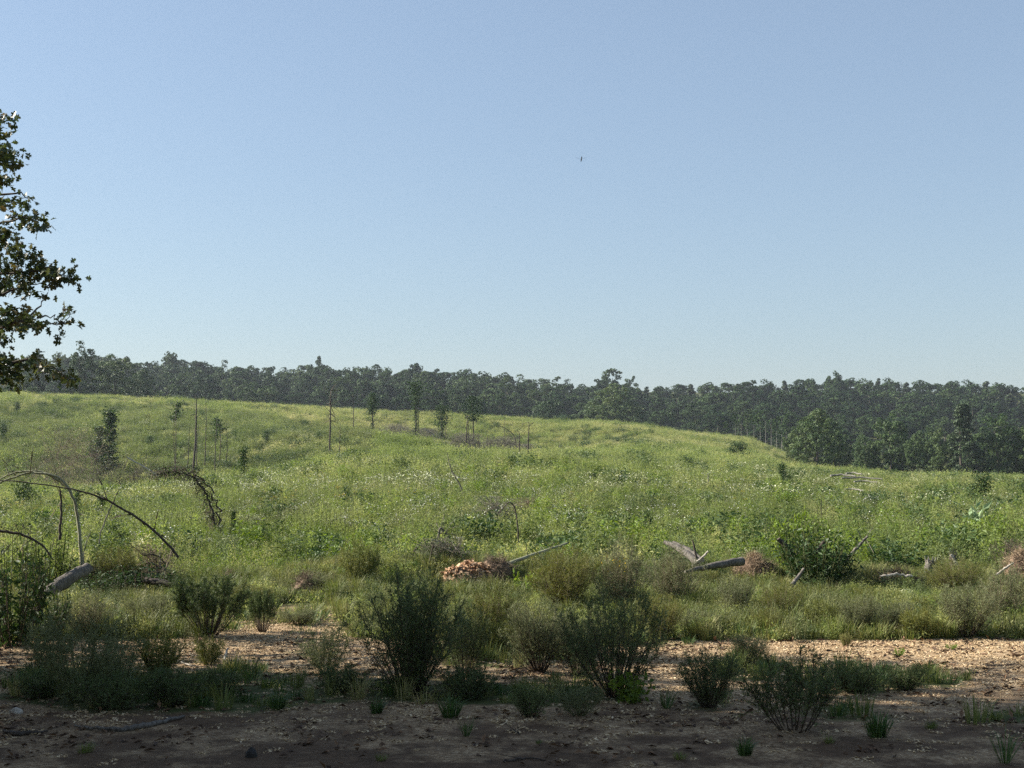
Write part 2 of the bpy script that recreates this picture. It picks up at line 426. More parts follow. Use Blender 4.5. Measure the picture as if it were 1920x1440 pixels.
def make_ground():
    ang = np.concatenate([np.linspace(-180, -34, 40, endpoint=False), np.linspace(-34, 34, 330), np.linspace(34, 180, 41)[1:-1]])
    ang = np.radians(ang); na = len(ang)
    r = [0.6]
    while r[-1] < 1650: r.append(r[-1] * (1.016 if r[-1] < 40 else 1.02))
    r = np.array(r); nr = len(r)
    A, R = np.meshgrid(ang, r)
    X = R * np.sin(A); Y = R * np.cos(A)
    Z = ground(X.ravel(), Y.ravel()).reshape(X.shape)
    V = np.stack([X, Y, Z], -1).reshape(-1, 3)
    i = (np.arange(nr - 1) * na)[:, None]; j = np.arange(na)[None]; j2 = (j + 1) % na
    Fa = np.stack([i + j, i + na + j, i + na + j2, i + j2], -1).reshape(-1, 4)[:, ::-1]
    V = np.vstack([V, [[0, 0, V[:na, 2].mean()]]])
    g = G()
    c = np.append(cover(V[:-1, 0], V[:-1, 1]), 0)
    g.add(V, Fa, c, 0, True)
    me_f = np.stack([np.full(na, len(V) - 1), np.arange(na), (np.arange(na) + 1) % na], 1)[:, ::-1]
    g.F.append(me_f); g.M.append(np.zeros(na)); g.S.append(np.full(na, True))
    m, N, L, out = mat_new('ground_surface')
    geo = N.new('ShaderNodeNewGeometry'); P = geo.outputs['Position']
    def noise(sc, det=4, rough=.6):
        q = N.new('ShaderNodeTexNoise'); q.inputs['Scale'].default_value = sc; q.inputs['Detail'].default_value = det; q.inputs['Roughness'].default_value = rough
        L.new(P, q.inputs['Vector']); return q.outputs['Fac']
    def mixc(f, a, b):
        q = N.new('ShaderNodeMix'); q.data_type = 'RGBA'
        L.new(f, q.inputs[0])
        for s_, i_ in ((a, 6), (b, 7)):
            if isinstance(s_, tuple): q.inputs[i_].default_value = (*s_, 1)
            else: L.new(s_, q.inputs[i_])
        return q.outputs[2]
    vor = N.new('ShaderNodeTexVoronoi'); vor.inputs['Scale'].default_value = 55; vor.feature = 'F1'
    mp = N.new('ShaderNodeMapping'); mp.inputs['Scale'].default_value = (.7, 1.3, 1); L.new(P, mp.inputs[0]); L.new(mp.outputs[0], vor.inputs['Vector'])
    sep = N.new('ShaderNodeSeparateColor'); L.new(vor.outputs['Color'], sep.inputs[0])
    chips = ramp(N, [(0.0, (.13, .085, .05)), (.4, (.34, .23, .13)), (.75, (.48, .345, .20)), (1.0, (.64, .50, .33))], sep.outputs[0], L).outputs[0]
    soil = ramp(N, [(0.25, (.05, .033, .020)), (.6, (.125, .080, .048)), (.85, (.25, .17, .105))], noise(7, 6, .75), L).outputs[0]
    f1 = ramp(N, [(.42, (0, 0, 0)), (.58, (1, 1, 1))], noise(.9, 4, .7), L).outputs[0]
    # the near pad turns to earth, its shade partly put into the darker soil colour
    sx = N.new('ShaderNodeSeparateXYZ'); L.new(P, sx.inputs[0])
    mr = N.new('ShaderNodeMapRange'); L.new(sx.outputs[1], mr.inputs[0]); mr.inputs[1].default_value = 15.5; mr.inputs[2].default_value = 10.5; mr.inputs[3].default_value = .15; mr.inputs[4].default_value = 1.0
    mu = N.new('ShaderNodeMath'); mu.operation = 'MULTIPLY'; L.new(f1, mu.inputs[0]); L.new(mr.outputs[0], mu.inputs[1])
    mad = N.new('ShaderNodeMath'); mad.operation = 'ADD'; mad.use_clamp = True
    mr2 = N.new('ShaderNodeMath'); mr2.operation = 'MULTIPLY'; L.new(mr.outputs[0], mr2.inputs[0]); mr2.inputs[1].default_value = .45
    L.new(mu.outputs[0], mad.inputs[0]); L.new(mr2.outputs[0], mad.inputs[1])
    bare = mixc(mad.outputs[0], chips, soil)
    green = ramp(N, [(.3, (.035, .045, .016)), (.55, (.075, .085, .03)), (.8, (.15, .13, .06))], noise(5, 6, .7), L).outputs[0]
    a = N.new('ShaderNodeAttribute'); a.attribute_name = 'tint'
    fa = N.new('ShaderNodeMath'); fa.operation = 'MULTIPLY_ADD'; L.new(noise(3.5, 5, .8), fa.inputs[0]); fa.inputs[1].default_value = 1.0; L.new(a.outputs['Fac'], fa.inputs[2])
    fr = ramp(N, [(.75, (0, 0, 0)), (1.15 if False else 1.0, (1, 1, 1))], fa.outputs[0], L).outputs[0]
    c_ = mixc(fr, bare, green)
    b = N.new('ShaderNodeBsdfPrincipled'); b.inputs['Roughness'].default_value = .95; b.inputs['Specular IOR Level'].default_value = .1
    L.new(c_, b.inputs['Base Color'])
    bp = N.new('ShaderNodeBump'); bp.inputs['Strength'].default_value = .45; bp.inputs['Distance'].default_value = .03
    hh = N.new('ShaderNodeMath'); hh.operation = 'MULTIPLY_ADD'; L.new(sep.outputs[1], hh.inputs[0]); hh.inputs[1].default_value = .5; L.new(noise(14, 5, .8), hh.inputs[2])
    L.new(hh.outputs[0], bp.inputs['Height']); L.new(bp.outputs[0], b.inputs['Normal'])
    L.new(b.outputs[0], out.inputs[0])
    o = g.build('ground', m)
    tag(o, 'bare wood chip pad rising into an overgrown clear cut field', kind='structure')

# ---------------------------------------------------------------- scattered masses (ground cover nobody could count)
def scatter(name, label, xs, ys, zs_, rot, scl, idx, sources, lean=None, scl3=None):
    """one object of growth: the source plants (meshes) set on the given places"""
    coll = bpy.data.collections.new(name + '_kinds')
    for k, (nm, me) in enumerate(sources):
        o = bpy.data.objects.new('%s_%02d' % (name, k), me); coll.objects.link(o)
    me = bpy.data.meshes.new(name)
    n = len(xs); me.vertices.add(n)
    me.vertices.foreach_set('co', np.stack([xs, ys, zs_], 1).ravel().astype(np.float32))
    a = me.attributes.new('rot', 'FLOAT_VECTOR', 'POINT')
    R = np.zeros((n, 3)); R[:, 2] = rot
    if lean is not None: R[:, :2] = lean
    a.data.foreach_set('vector', R.ravel().astype(np.float32))
    a = me.attributes.new('scl', 'FLOAT_VECTOR', 'POINT')
    s3 = np.repeat(scl[:, None], 3, 1) if scl3 is None else scl3
    a.data.foreach_set('vector', s3.ravel().astype(np.float32))
    a = me.attributes.new('idx', 'INT', 'POINT'); a.data.foreach_set('value', np.asarray(idx).astype(np.int32))
    ob = link(name, me)
    ng = bpy.data.node_groups.new(name + '_set', 'GeometryNodeTree')
    ng.interface.new_socket('Geometry', in_out='INPUT', socket_type='NodeSocketGeometry')
    ng.interface.new_socket('Geometry', in_out='OUTPUT', socket_type='NodeSocketGeometry')
    N = ng.nodes; L = ng.links
    gi = N.new('NodeGroupInput'); go = N.new('NodeGroupOutput')
    ip = N.new('GeometryNodeInstanceOnPoints'); ci = N.new('GeometryNodeCollectionInfo')
    ci.inputs['Collection'].default_value = coll
    ci.inputs['Separate Children'].default_value = True; ci.inputs['Reset Children'].default_value = True
    def na(nm, t):
        q = N.new('GeometryNodeInputNamedAttribute'); q.data_type = t; q.inputs['Name'].default_value = nm; return q.outputs['Attribute']
    L.new(gi.outputs[0], ip.inputs['Points']); L.new(ci.outputs[0], ip.inputs['Instance'])
    ip.inputs['Pick Instance'].default_value = True
    L.new(na('idx', 'INT'), ip.inputs['Instance Index'])
    L.new(na('rot', 'FLOAT_VECTOR'), ip.inputs['Rotation'])
    L.new(na('scl', 'FLOAT_VECTOR'), ip.inputs['Scale'])
    L.new(ip.outputs[0], go.inputs[0])
    md = ob.modifiers.new('growth', 'NODES'); md.node_group = ng
    tag(ob, label, kind='stuff')
    return ob

def weed(seed, n, h, L_, W_, nl, mat, spread=.3, flower=None, fl_n=14, fl_r=.07, fl_s=.02, lean=.18, wide=.45, up=.5, top_only=.12, boff=.05):
    """a clump of upright leafy weed stalks, perhaps with flat flower heads"""
    h = h * .74
    global rng
    rng = np.random.default_rng(seed)
    g = G()
    a = rng.random(n) * 6.283; r = spread * np.sqrt(rng.random(n))
    B = np.stack([r * np.cos(a), r * np.sin(a), np.full(n, -.03)], 1)
    hh = h * (.6 + .4 * rng.random(n))
    T = B + np.stack([(np.cos(a) * r / spread + .6 * rng.normal(size=n)) * lean * hh, (np.sin(a) * r / spread + .6 * rng.normal(size=n)) * lean * hh, hh], 1)
    segs(g, B, T, .004 + .002 * h, .002, .5, 1)
    k = nl; t = top_only + (1 - top_only) * rng.random((n, k)); 
    P = B[:, None] + (T - B)[:, None] * t[..., None]
    D = rdir(n * k, up); st = rng.random(n)
    P = P + rng.normal(size=P.shape) * boff * np.array([1, 1, .55])
    sz = (1.15 - .7 * t.ravel()) * (.7 + .6 * rng.random(n * k))
    Nn = rdir(n * k, .9)
    leaves(g, P.reshape(-1, 3), D, L_ * sz, W_ * sz, Nn, np.clip(np.repeat(st, k) * .5 + .5 * rng.random(n * k) * .6 + .2 * t.ravel(), 0, 1), 0, .0, wide)
    mats = [M[mat], M['stem']]
    if flower:
        mats.append(M[flower]); ff = rng.random(n) < .75
        Tf = T[ff]; q = len(Tf)
        if q:
            off = rng.normal(size=(q, fl_n, 3)) * np.array([fl_r, fl_r, fl_r * .35])
            C = (Tf[:, None] + off + np.array([0, 0, fl_r * .5])).reshape(-1, 3)
            segs(g, np.repeat(Tf, fl_n, 0) - [0, 0, .08], C, .0012, .0012, .6, 1)
            s_ = fl_s * (.7 + .6 * rng.random(len(C)))
            D1 = rdir(len(C)); D1[:, 2] *= .25; D1 = nrm(D1)
            leaves(g, C - D1 * s_[:, None] * .5, D1, s_, s_, rdir(len(C), 1.6), rng.random(len(C)), 2, 0, .5)
    return g.mesh('clump', mats)

def tuft(seed, n, h, mat, r=.1, w=.006, droop=.5, seeds=False):
    """a tuft of grass blades bending outwards"""
    global rng
    rng = np.random.default_rng(seed); g = G()
    a = rng.random(n) * 6.283; out_ = np.stack([np.cos(a), np.sin(a), np.zeros(n)], 1)
    B = out_ * (r * np.sqrt(rng.random(n)))[:, None] * .6; B[:, 2] = -.02
    hh = h * (.45 + .55 * rng.random(n)); fan = (.15 + .75 * rng.random(n)) * droop
    Mi = B + out_ * (hh * fan * .45)[:, None] + np.stack([np.zeros(n), np.zeros(n), hh * .62], 1)
    T = Mi + out_ * (hh * fan * .75)[:, None] + np.stack([np.zeros(n), np.zeros(n), hh * (.42 - .5 * fan)], 1)
    Sd = np.stack([-np.sin(a + .6), np.cos(a + .6), np.zeros(n)], 1) * w * .5
    V = np.stack([B - Sd, B + Sd, Mi + Sd, Mi - Sd, T], 1).reshape(-1, 3)
    b = np.arange(n) * 5; tt = np.repeat(rng.random(n), 5)
    g.add(V, np.stack([b, b + 1, b + 2, b + 3], 1), tt, 0)
    g.F.append(np.stack([b + 3, b + 2, b + 4], 1)); g.M.append(np.zeros(n)); g.S.append(np.full(n, False))
    return g.mesh('tuft', [M[mat]])

def chip_mesh(seed, n, size, mat, spread, thick=.12, curl=0):
    global rng
    rng = np.random.default_rng(seed); g = G()
    for k in range(n):
        l = size * (.5 + rng.random()); w = l * (.2 + .35 * rng.random()); t = w * thick * 2 + .002
        P = np.array([[-l, -w, -t], [l * .8, -w, -t], [l, w * .6, -t], [-l * .7, w, -t], [-l, -w, t], [l * .8, -w, t], [l, w * .6, t], [-l * .7, w, t]]) * .5
        ax, ay, az = rng.normal() * .35, rng.normal() * .35, rng.random() * 6.28
        cx, sx = math.cos(ax), math.sin(ax); P = P @ np.array([[1, 0, 0], [0, cx, sx], [0, -sx, cx]])
        cx, sx = math.cos(ay), math.sin(ay); P = P @ np.array([[cx, 0, -sx], [0, 1, 0], [sx, 0, cx]])
        cx, sx = math.cos(az), math.sin(az); P = P @ np.array([[cx, sx, 0], [-sx, cx, 0], [0, 0, 1]])
        P = P + [spread * rng.normal() * .5, spread * rng.normal() * .5, .006]
        g.add(P, [(4, 5, 6, 7), (0, 1, 5, 4), (1, 2, 6, 5), (2, 3, 7, 6), (3, 0, 4, 7)], rng.random())
    return g.mesh('chips', [M[mat]])

# places in the field where dead wood lies open: photo u, foot v, half widths in metres
OPEN = [(742, 815, 3.2, 5), (806, 828, 3.2, 5), (872, 842, 3.6, 5), (940, 850, 3.8, 5), (985, 853, 2.2, 4), (1602, 897, 1.5, 5), (1597, 920, .6, 2.2), (1640, 905, 1.0, 3.0)]
def clear(x, y):
    ok = np.ones(len(x), bool)
    for u, v, rx, ry in OPEN:
        cx, cy_ = hit(u, v, .5); ok &= (((x - cx) / rx) ** 2 + ((y - cy_) / ry) ** 2 > 1) | (rng.random(len(x)) < .12)
    return ok

def build_cover():
    # field weeds: three belts, coarser with distance
    kindsN = [weed(100 + k, n, h, .062, .021, 44, mt, sp, fl, 16, .06, .020, up=u_) for k, (n, h, mt, sp, fl, u_) in enumerate([
        (8, 1.05, 'weed', .30, None, .15), (7, .9, 'weed', .34, None, 0.), (8, .95, 'pale_weed', .3, None, .3), (6, 1.3, 'weed', .25, None, .5),
        (9, .65, 'bright', .34, None, .2), (9, .55, 'pale_weed', .4, None, .1)])]
    kindsM = [weed(120 + k, n, h, .11, .036, 30, mt, sp, None, up=u_, boff=.09) for k, (n, h, mt, sp, u_) in enumerate([
        (11, 1.05, 'weed', .5, .15), (11, .85, 'weed', .5, .0), (11, .95, 'pale_weed', .5, .2), (8, 1.35, 'weed', .35, .5), (12, .65, 'bright', .5, .5), (12, .6, 'pale_weed', .6, .3)])]
    kindsF = [weed(140 + k, n, h, .21, .075, 20, mt, sp, None, up=u_, boff=.17) for k, (n, h, mt, sp, u_) in enumerate([
        (15, 1.15, 'weed', .9, .3), (15, .9, 'weed', .9, .1), (15, 1.0, 'pale_weed', .9, .4), (8, 1.6, 'weed', .5, .8), (16, .7, 'bright', .9, .7), (16, .7, 'pale_weed', .9, .5)])]
    flN = [weed(160 + k, n, h, .07, .014, 20, 'weed', .28, f, q, r, s, top_only=.3) for k, (n, h, f, q, r, s) in enumerate([
        (6, 1.0, 'petal', 12, .075, .026), (5, 1.15, 'petal', 9, .10, .030), (7, .85, 'cream', 22, .06, .020), (5, .9, 'cream', 16, .08, .022), (4, 1.1, 'yellow', 26, .045, .02)])]
    flF = [weed(170 + k, n, h, .13, .035, 12, 'pale_weed', .55, f, q, r, s, top_only=.3) for k, (n, h, f, q, r, s) in enumerate([
        (8, 1.1, 'petal', 5, .12, .045), (9, 1.0, 'cream', 14, .13, .06), (9, .9, 'cream', 14, .18, .06), (8, 1.1, 'cream', 12, .10, .055), (6, 1.1, 'yellow', 8, .08, .04)])]
    kindsH = [weed(180 + k, n, h, .17, .05, 30, 'dull', sp, None, up=u_, boff=.10, lean=.08) for k, (n, h, sp, u_) in enumerate([(12, 1.5, .8, .9), (9, 1.75, .7, 1.2), (14, 1.1, .9, .5)])]
    kinds = [('w', m) for m in kindsN + kindsM + kindsF + kindsH]
    flk = [('f', m) for m in flN + flF]
    X = []; Y = []; I = []; Sx = []; FX = []; FY = []; FI = []; FS = []
    r2 = np.random.default_rng(5)
    for (d0, d1, dens, off, foff, fd) in ((25.2, 58, 6.0, 0, 0, 1.3), (58, 125, 3.2, 6, 5, .42), (125, 318, 1.15, 12, 5, .20)):
        area = .43 * (d1**2 - d0**2) + 12 * (d1 - d0)
        n = int(area * dens)
        d = np.sqrt(d0**2 + (d1**2 - d0**2) * r2.random(n)); x = (r2.random(n) * 2 - 1) * (.41 * d + 6)
        pn = fbm(x * .09, d * .05, 41); pn2 = fbm(x * .3, d * .2, 43); pale = fbm(x * .035, d * .02, 47)
        keep = r2.random(n) < .45 + 1.1 * (pn2 - .2)
        # the scattered bare strip of grey logs on the right stays thin
        u = 960 + F * x / d
        x, d, pn, pn2, pale, u = [q[keep] for q in (x, d, pn, pn2, pale, u)]; n = len(x)
        q = r2.random(n)
        k = np.where(q < .3, 0, np.where(q < .55, 1, np.where(q < .78, 2, 3)))
        k = np.where((pn > .6) & (q > .35), 3, k)
        k = np.where((pale > .56) & (q > .3), 2, k)
        lowb = (pn < .40) & (q < .55); k = np.where(lowb, 5, k)
        brt = (d < 75) & (r2.random(n) < np.where(np.abs(u - 560) < 190, .5, .12) * (d < 42) + .05); k = np.where(brt, 4, k)
        clump = fbm(x * .45, d * .28, 71, 2)
        sc = np.exp(r2.normal(size=n) * .22) * np.clip(.25 + 1.35 * clump, .45, 1.4) * np.clip(.75 + .5 * pn, .8, 1.2)
        sc = np.minimum(sc, 1.3)
        sc = sc * np.where(d < 30, .62 + .08 * (d - 25), 1)
        ki = k + off
        if off == 12:   # the facing hillside's side-lit darkness is put into darker leaves on taller stalks
            hill = (u < 700) & (d < 245) & (r2.random(n) < .75)
            ki = np.where(hill, 18 + (r2.random(n) * 3).astype(int), ki)
        X.append(x); Y.append(d); I.append(ki); Sx.append(sc)
        m = int(area * fd)
        d = np.sqrt(d0**2 + (d1**2 - d0**2) * r2.random(m)); x = (r2.random(m) * 2 - 1) * (.41 * d + 6)
        fn = fbm(x * .07, d * .04, 51); u = 960 + F * x / d
        fn2 = fbm(x * .5, d * .3, 57); p_ = .5 * np.exp(-((d - 80) / 22) ** 2) * (u > 150) * (u < 1000) + np.clip((fn * .5 + fn2 * .5 - .38) * 3.6, .05, 1)
        keep = r2.random(m) < p_; x, d, u = x[keep], d[keep], u[keep]; m = len(x)
        q = r2.random(m)
        k = np.where(q < .25, 0, np.where(q < .42, 1, np.where(q < .72, 2, 3)))
        yel = (fbm(x * .12, d * .12, 55) > .68) & (q > .3); k = np.where(yel, 4, k)
        FX.append(x); FY.append(d); FI.append(k + foff); FS.append(.75 + .4 * r2.random(m))
    X, Y, I, Sx = map(np.concatenate, (X, Y, I, Sx)); ok = clear(X, Y); X, Y, I, Sx = X[ok], Y[ok], I[ok], Sx[ok]
    FX, FY, FI, FS = map(np.concatenate, (FX, FY, FI, FS)); ok = clear(FX, FY); FX, FY, FI, FS = [[q_[ok]] for q_ in (FX, FY, FI, FS)]
    FX, FY, FI, FS = map(np.concatenate, (FX, FY, FI, FS))
    n = len(X); print('weeds', n, 'flowers', len(FX))
    s3 = np.stack([Sx, Sx, Sx * (.85 + .4 * r2.random(n))], 1)
    scatter('weeds', 'dense green weeds covering the cleared hillside', X, Y, ground(X, Y), r2.random(n) * 6.28, Sx, I, kinds, r2.normal(size=(n, 2)) * .08, s3)
    # rough bushy growth standing out of the weeds
    bk = []
    for q, (mt, L_, W_, H_, R_, ns, nl_) in enumerate([('sapling', .09, .05, 1.0, .5, 26, 22), ('weed', .08, .03, 1.1, .5, 30, 26), ('pale_weed', .09, .035, .95, .55, 30, 24), ('fennel', .07, .016, 1.15, .45, 34, 34), ('edge', .12, .06, 1.2, .7, 26, 26)]):
        f_, s_, _, _ = leafy_mesh(800 + q, H_, R_, ns, nl_, L_, W_, mt, 'twig', .15)
        bk += [('b', f_)]
    for q, (mt, L_, W_, H_, R_, ns, nl_) in enumerate([('weed', .12, .03, 1.35, .32, 14, 44), ('bright', .11, .035, 1.25, .3, 12, 40), ('dull', .13, .03, 1.4, .34, 14, 44)]):
        f_, s_, _, _ = leafy_mesh(820 + q, H_, R_, ns, nl_, L_, W_, mt, 'stem', .18, up=.15); bk += [('b', f_)]
    BX = []; BY = []; BS = []
    for d0, d1, n_, lo, hi in ((17.5, 26, 900, .18, .42), (26, 60, 2500, .30, .9), (60, 125, 3400, .4, 1.1), (125, 300, 4200, .5, 1.35)):
        d = np.sqrt(d0**2 + (d1**2 - d0**2) * r2.random(n_ * 2)); x = (r2.random(n_ * 2) * 2 - 1) * (.41 * d + 6)
        kp = (fbm(x * .12, d * .08, 91) > .44) | ((d < 60) & (fbm(x * .5, d * .4, 93) > .55))
        if d0 < 20: kp = (cover(x, d) > .7) & (r2.random(len(x)) < .6)
        BX.append(x[kp]); BY.append(d[kp]); BS.append(lo + (hi - lo) * r2.random(kp.sum()) ** 2)
    # extra growth along the hollow behind the near crest, added to deepen its darkness
    hu = 90 + 560 * r2.random(150); hv = np.interp(hu, UN, [918, 915, 905, 890, 868, 850, 850, 852, 862, 874, 886, 893, 896, 896])
    hp = np.array([hit(a_, b_ - 3 - 5 * r2.random(), .6) for a_, b_ in zip(hu, hv)]); hk = hp[:, 1] > 100
    BX.append(hp[hk, 0]); BY.append(hp[hk, 1]); BS.append(.55 + .5 * r2.random(hk.sum()))
    BX, BY, BS = map(np.concatenate, (BX, BY, BS)); ok = clear(BX, BY); BX, BY, BS = BX[ok], BY[ok], BS[ok]
    bi = np.where(BY < 26, 1 + (r2.random(len(BX)) * 3).astype(int), (r2.random(len(BX)) ** .9 * 5).astype(int))
    bi = np.where((BY > 26) & (BY < 90) & (r2.random(len(BX)) < .5), 5 + (r2.random(len(BX)) * 3).astype(int), bi)
    w3 = np.stack([BS * (1 + .5 * r2.random(len(BS))), BS * (1 + .5 * r2.random(len(BS))), BS], 1)
    scatter('undergrowth', 'low bushy growth dotted thickly through the weeds', BX, BY, ground(BX, BY), r2.random(len(BX)) * 6.28, BS, bi, bk, None, w3)
    m = len(FX)
    scatter('wildflowers', 'white and yellow wildflowers scattered through the weeds', FX, FY, ground(FX, FY), r2.random(m) * 6.28, FS, FI, flk, r2.normal(size=(m, 2)) * .07)

    # low grass and ground weeds of the near strip
    gk = [('g', tuft(200, 60, .26, 'grass', .14)), ('g', tuft(201, 50, .18, 'grass', .16, .007, .8)), ('g', tuft(202, 70, .34, 'grass', .12, .005, .5)),
          ('g', weed(203, 8, .28, .05, .014, 16, 'pale_weed', .16)), ('g', weed(204, 9, .22, .06, .02, 12, 'weed', .18)), ('g', weed(205, 8, .38, .04, .008, 30, 'fennel_yellow', .14)),
          ('g', weed(206, 8, .42, .035, .007, 40, 'fennel_grey', .16)), ('g', tuft(207, 50, .22, 'darkgrass', .15, .007, .7))]
    n = 24000
    d = 9.5 + (27.2 - 9.5) * np.sqrt(r2.random(n)); x = (r2.random(n) * 2 - 1) * (.41 * d + 2.5)
    c = cover(x, d)
    keep = r2.random(n) < np.clip((c - .25) * 1.25, 0, 1)**1.3; x, d = x[keep], d[keep]; n = len(x); print('grass', n)
    v = 872 + F * CAM_Z / d; q = r2.random(n); k = (q * 8).astype(int)
    tall = np.clip(.55 + 1.0 * fbm(x * .8, d * .8, 61), .6, 1.3) * np.where((v > 1240), .85, 1.1)
    k = np.where((v > 1250) & (q > .5), 7, k)
    scatter('grass', 'patchy grass and low weeds at the edge of the bare pad', x, d, ground(x, d), r2.random(n) * 6.28, tall * (.65 + .5 * r2.random(n)), k, gk, r2.normal(size=(n, 2)) * .1)

    # wood chips and dead leaves lying on the pad
    ck = [('c', chip_mesh(220 + q, 14, .055, 'chip', .16)) for q in range(5)]
    n = 26000
    d = 9.2 + (22 - 9.2) * np.sqrt(r2.random(n)); x = (r2.random(n) * 2 - 1) * (.40 * d + 1)
    c = cover(x, d); keep = (r2.random(n) < 1.05 - c) & (r2.random(n) < np.clip((d - 10.5) / 5, .04, 1)); x, d = x[keep], d[keep]; n = len(x); print('chips', n)
    scatter('wood_chips', 'pale wood chips strewn over the bare pad', x, d, ground(x, d), r2.random(n) * 6.28, .26 + .42 * r2.random(n) ** 2, (r2.random(n) * 5).astype(int), ck)
    lk = []
    for q in range(3):
        g = G(); m = 9; P = r2.normal(size=(m, 3)) * [.16, .16, 0] + [0, 0, .008]
        leaves(g, P, nrm(np.stack([r2.normal(size=m), r2.normal(size=m), .25 * r2.normal(size=m)], 1)), .05 + .04 * r2.random(m), .035, nrm(np.stack([.4 * r2.normal(size=m), .4 * r2.normal(size=m), np.ones(m)], 1)), r2.random(m), 0, .25)
        lk.append(('l', g.mesh('leaf', [M['deadleaf']])))
    n = 650; d = 9.2 + 9 * np.sqrt(r2.random(n)); x = (r2.random(n) * 2 - 1) * (.40 * d + 1)
    scatter('leaf_litter', 'brown dead leaves and scraps littering the shaded pad', x, d, ground(x, d), r2.random(n) * 6.28, .7 + .6 * r2.random(n), (r2.random(n) * 3).astype(int), lk)

# ---------------------------------------------------------------- trees
def crown_geo(g, H, Rr, nlob, per, ls, z0=.18, shape='round', mat=0, lobf=(.20, .34), rnd=None, fill=.9):
    """leaf clumps on the outside of many lobes spread through the crown volume"""
    for k in range(nlob):
        t = rng.random()
        if shape in ('round', 'tall', 'open'):
            dd = nrm(rng.normal(size=3)); lr = Rr * (lobf[0] + (lobf[1] - lobf[0]) * rng.random())
            f_ = (.72 + .25 * rng.random()) if k % 5 else .45 * rng.random() + .2
            if shape == 'open': f_ *= .85 + .3 * rng.random()
            hz = H * (.985 - z0) / 2; zc = H * z0 + hz
            C = np.array([0, 0, zc]) + dd * np.array([Rr, Rr, hz - lr * .3]) * f_
            C[:2] *= 1.12 - .3 * (C[2] / H)
        else:
            rad = Rr * (1.05 - t) ** .8
            a = rng.random() * 6.283; q = rng.random() ** .45 * .85
            lr = Rr * (lobf[0] + (lobf[1] - lobf[0]) * rng.random()) * .7
            C = np.array([rad * q * math.cos(a), rad * q * math.sin(a), H * z0 + (H * .97 - lr * .7 - H * z0) * t])
        n = per
        dd = rdir(n, .25)
        P = C + dd * (lr * (.62 + .42 * rng.random(n)))[:, None] * [1, 1, .78]
        Nn = nrm(dd + rng.normal(size=(n, 3)) * .45)
        D = nrm(np.cross(Nn, rng.normal(size=(n, 3))))
        s_ = ls * (.55 + .8 * rng.random(n))
        lt = rng.random() * .6
        leaves(g, P - D * s_[:, None] * .5, D, s_, s_ * (.55 + .5 * rng.random(n)), Nn, np.clip(lt + .4 * rng.random(n), 0, 1), mat, .08, .35 + .3 * rng.random())

def trunk_geo(g, H, r, z_to, nl, Rr, k=7, lean=.02, mat=0):
    top = np.array([rng.normal() * lean * H, rng.normal() * lean * H, H * z_to])
    pts = curve([(0, 0, -.4), top * .35 + [rng.normal() * .01 * H, 0, 0], top], 4)
    tube(g, pts, [r * 1.25, r * .8, r * .25], k, .5, mat)
    for q in range(nl):
        t = .25 + .65 * q / max(nl - 1, 1); p0 = pts[int(t * (len(pts) - 1))]
        a = rng.random() * 6.283; L_ = Rr * (.55 + .35 * rng.random()) * (1.1 - .5 * t)
        p2 = p0 + [math.cos(a) * L_, math.sin(a) * L_, L_ * (.35 + .4 * rng.random())]
        p1 = (p0 + p2) / 2 + [0, 0, -.08 * L_]
        tube(g, curve([p0, p1, p2], 3), [r * .35 * (1.1 - .6 * t), r * .10], 4, .5, mat, cap=False)

def tree_pair(seed, H, Rr, nlob, per, ls, shape='round', leaf='forest', bark='bark', r=.22, z0=.18, lobf=(.20, .34), nl=5):
    global rng
    rng = np.random.default_rng(seed)
    g = G(); crown_geo(g, H, Rr, nlob, per, ls, z0, shape, 0, lobf); c = g.mesh('crown', [M[leaf]])
    g = G(); trunk_geo(g, H, r, .8, nl, Rr); t = g.mesh('trunk', [M[bark]])
    return c, t

def put_tree(pair, H0, label, x, y, H, w=1.0, name='tree', group=None, rz=None, cat='tree'):
    z = gz(x, y)
    s_ = H / H0
    rz = random.random() * 6.28 if rz is None else rz
    o = thing(name, label, cat, (x, y, z), rz, group)
    o.scale = (s_ * w, s_ * w, s_)
    c = link('crown', pair[0], o); t = link('trunk', pair[1], o)
    return o

UT = np.array([-300, 0, 60, 120, 200, 290, 320, 380, 450, 520, 600, 660, 720, 800, 900, 1000, 1060, 1100, 1200, 1280, 1350, 1430, 1500, 1570, 1650, 1750, 1850, 1920, 2200], float)
VT = np.array([650, 668, 662, 655, 660, 674, 668, 670, 676, 684, 678, 680, 682, 684, 692, 702, 708, 716, 716, 714, 710, 708, 706, 702, 706, 710, 708, 716, 720], float)

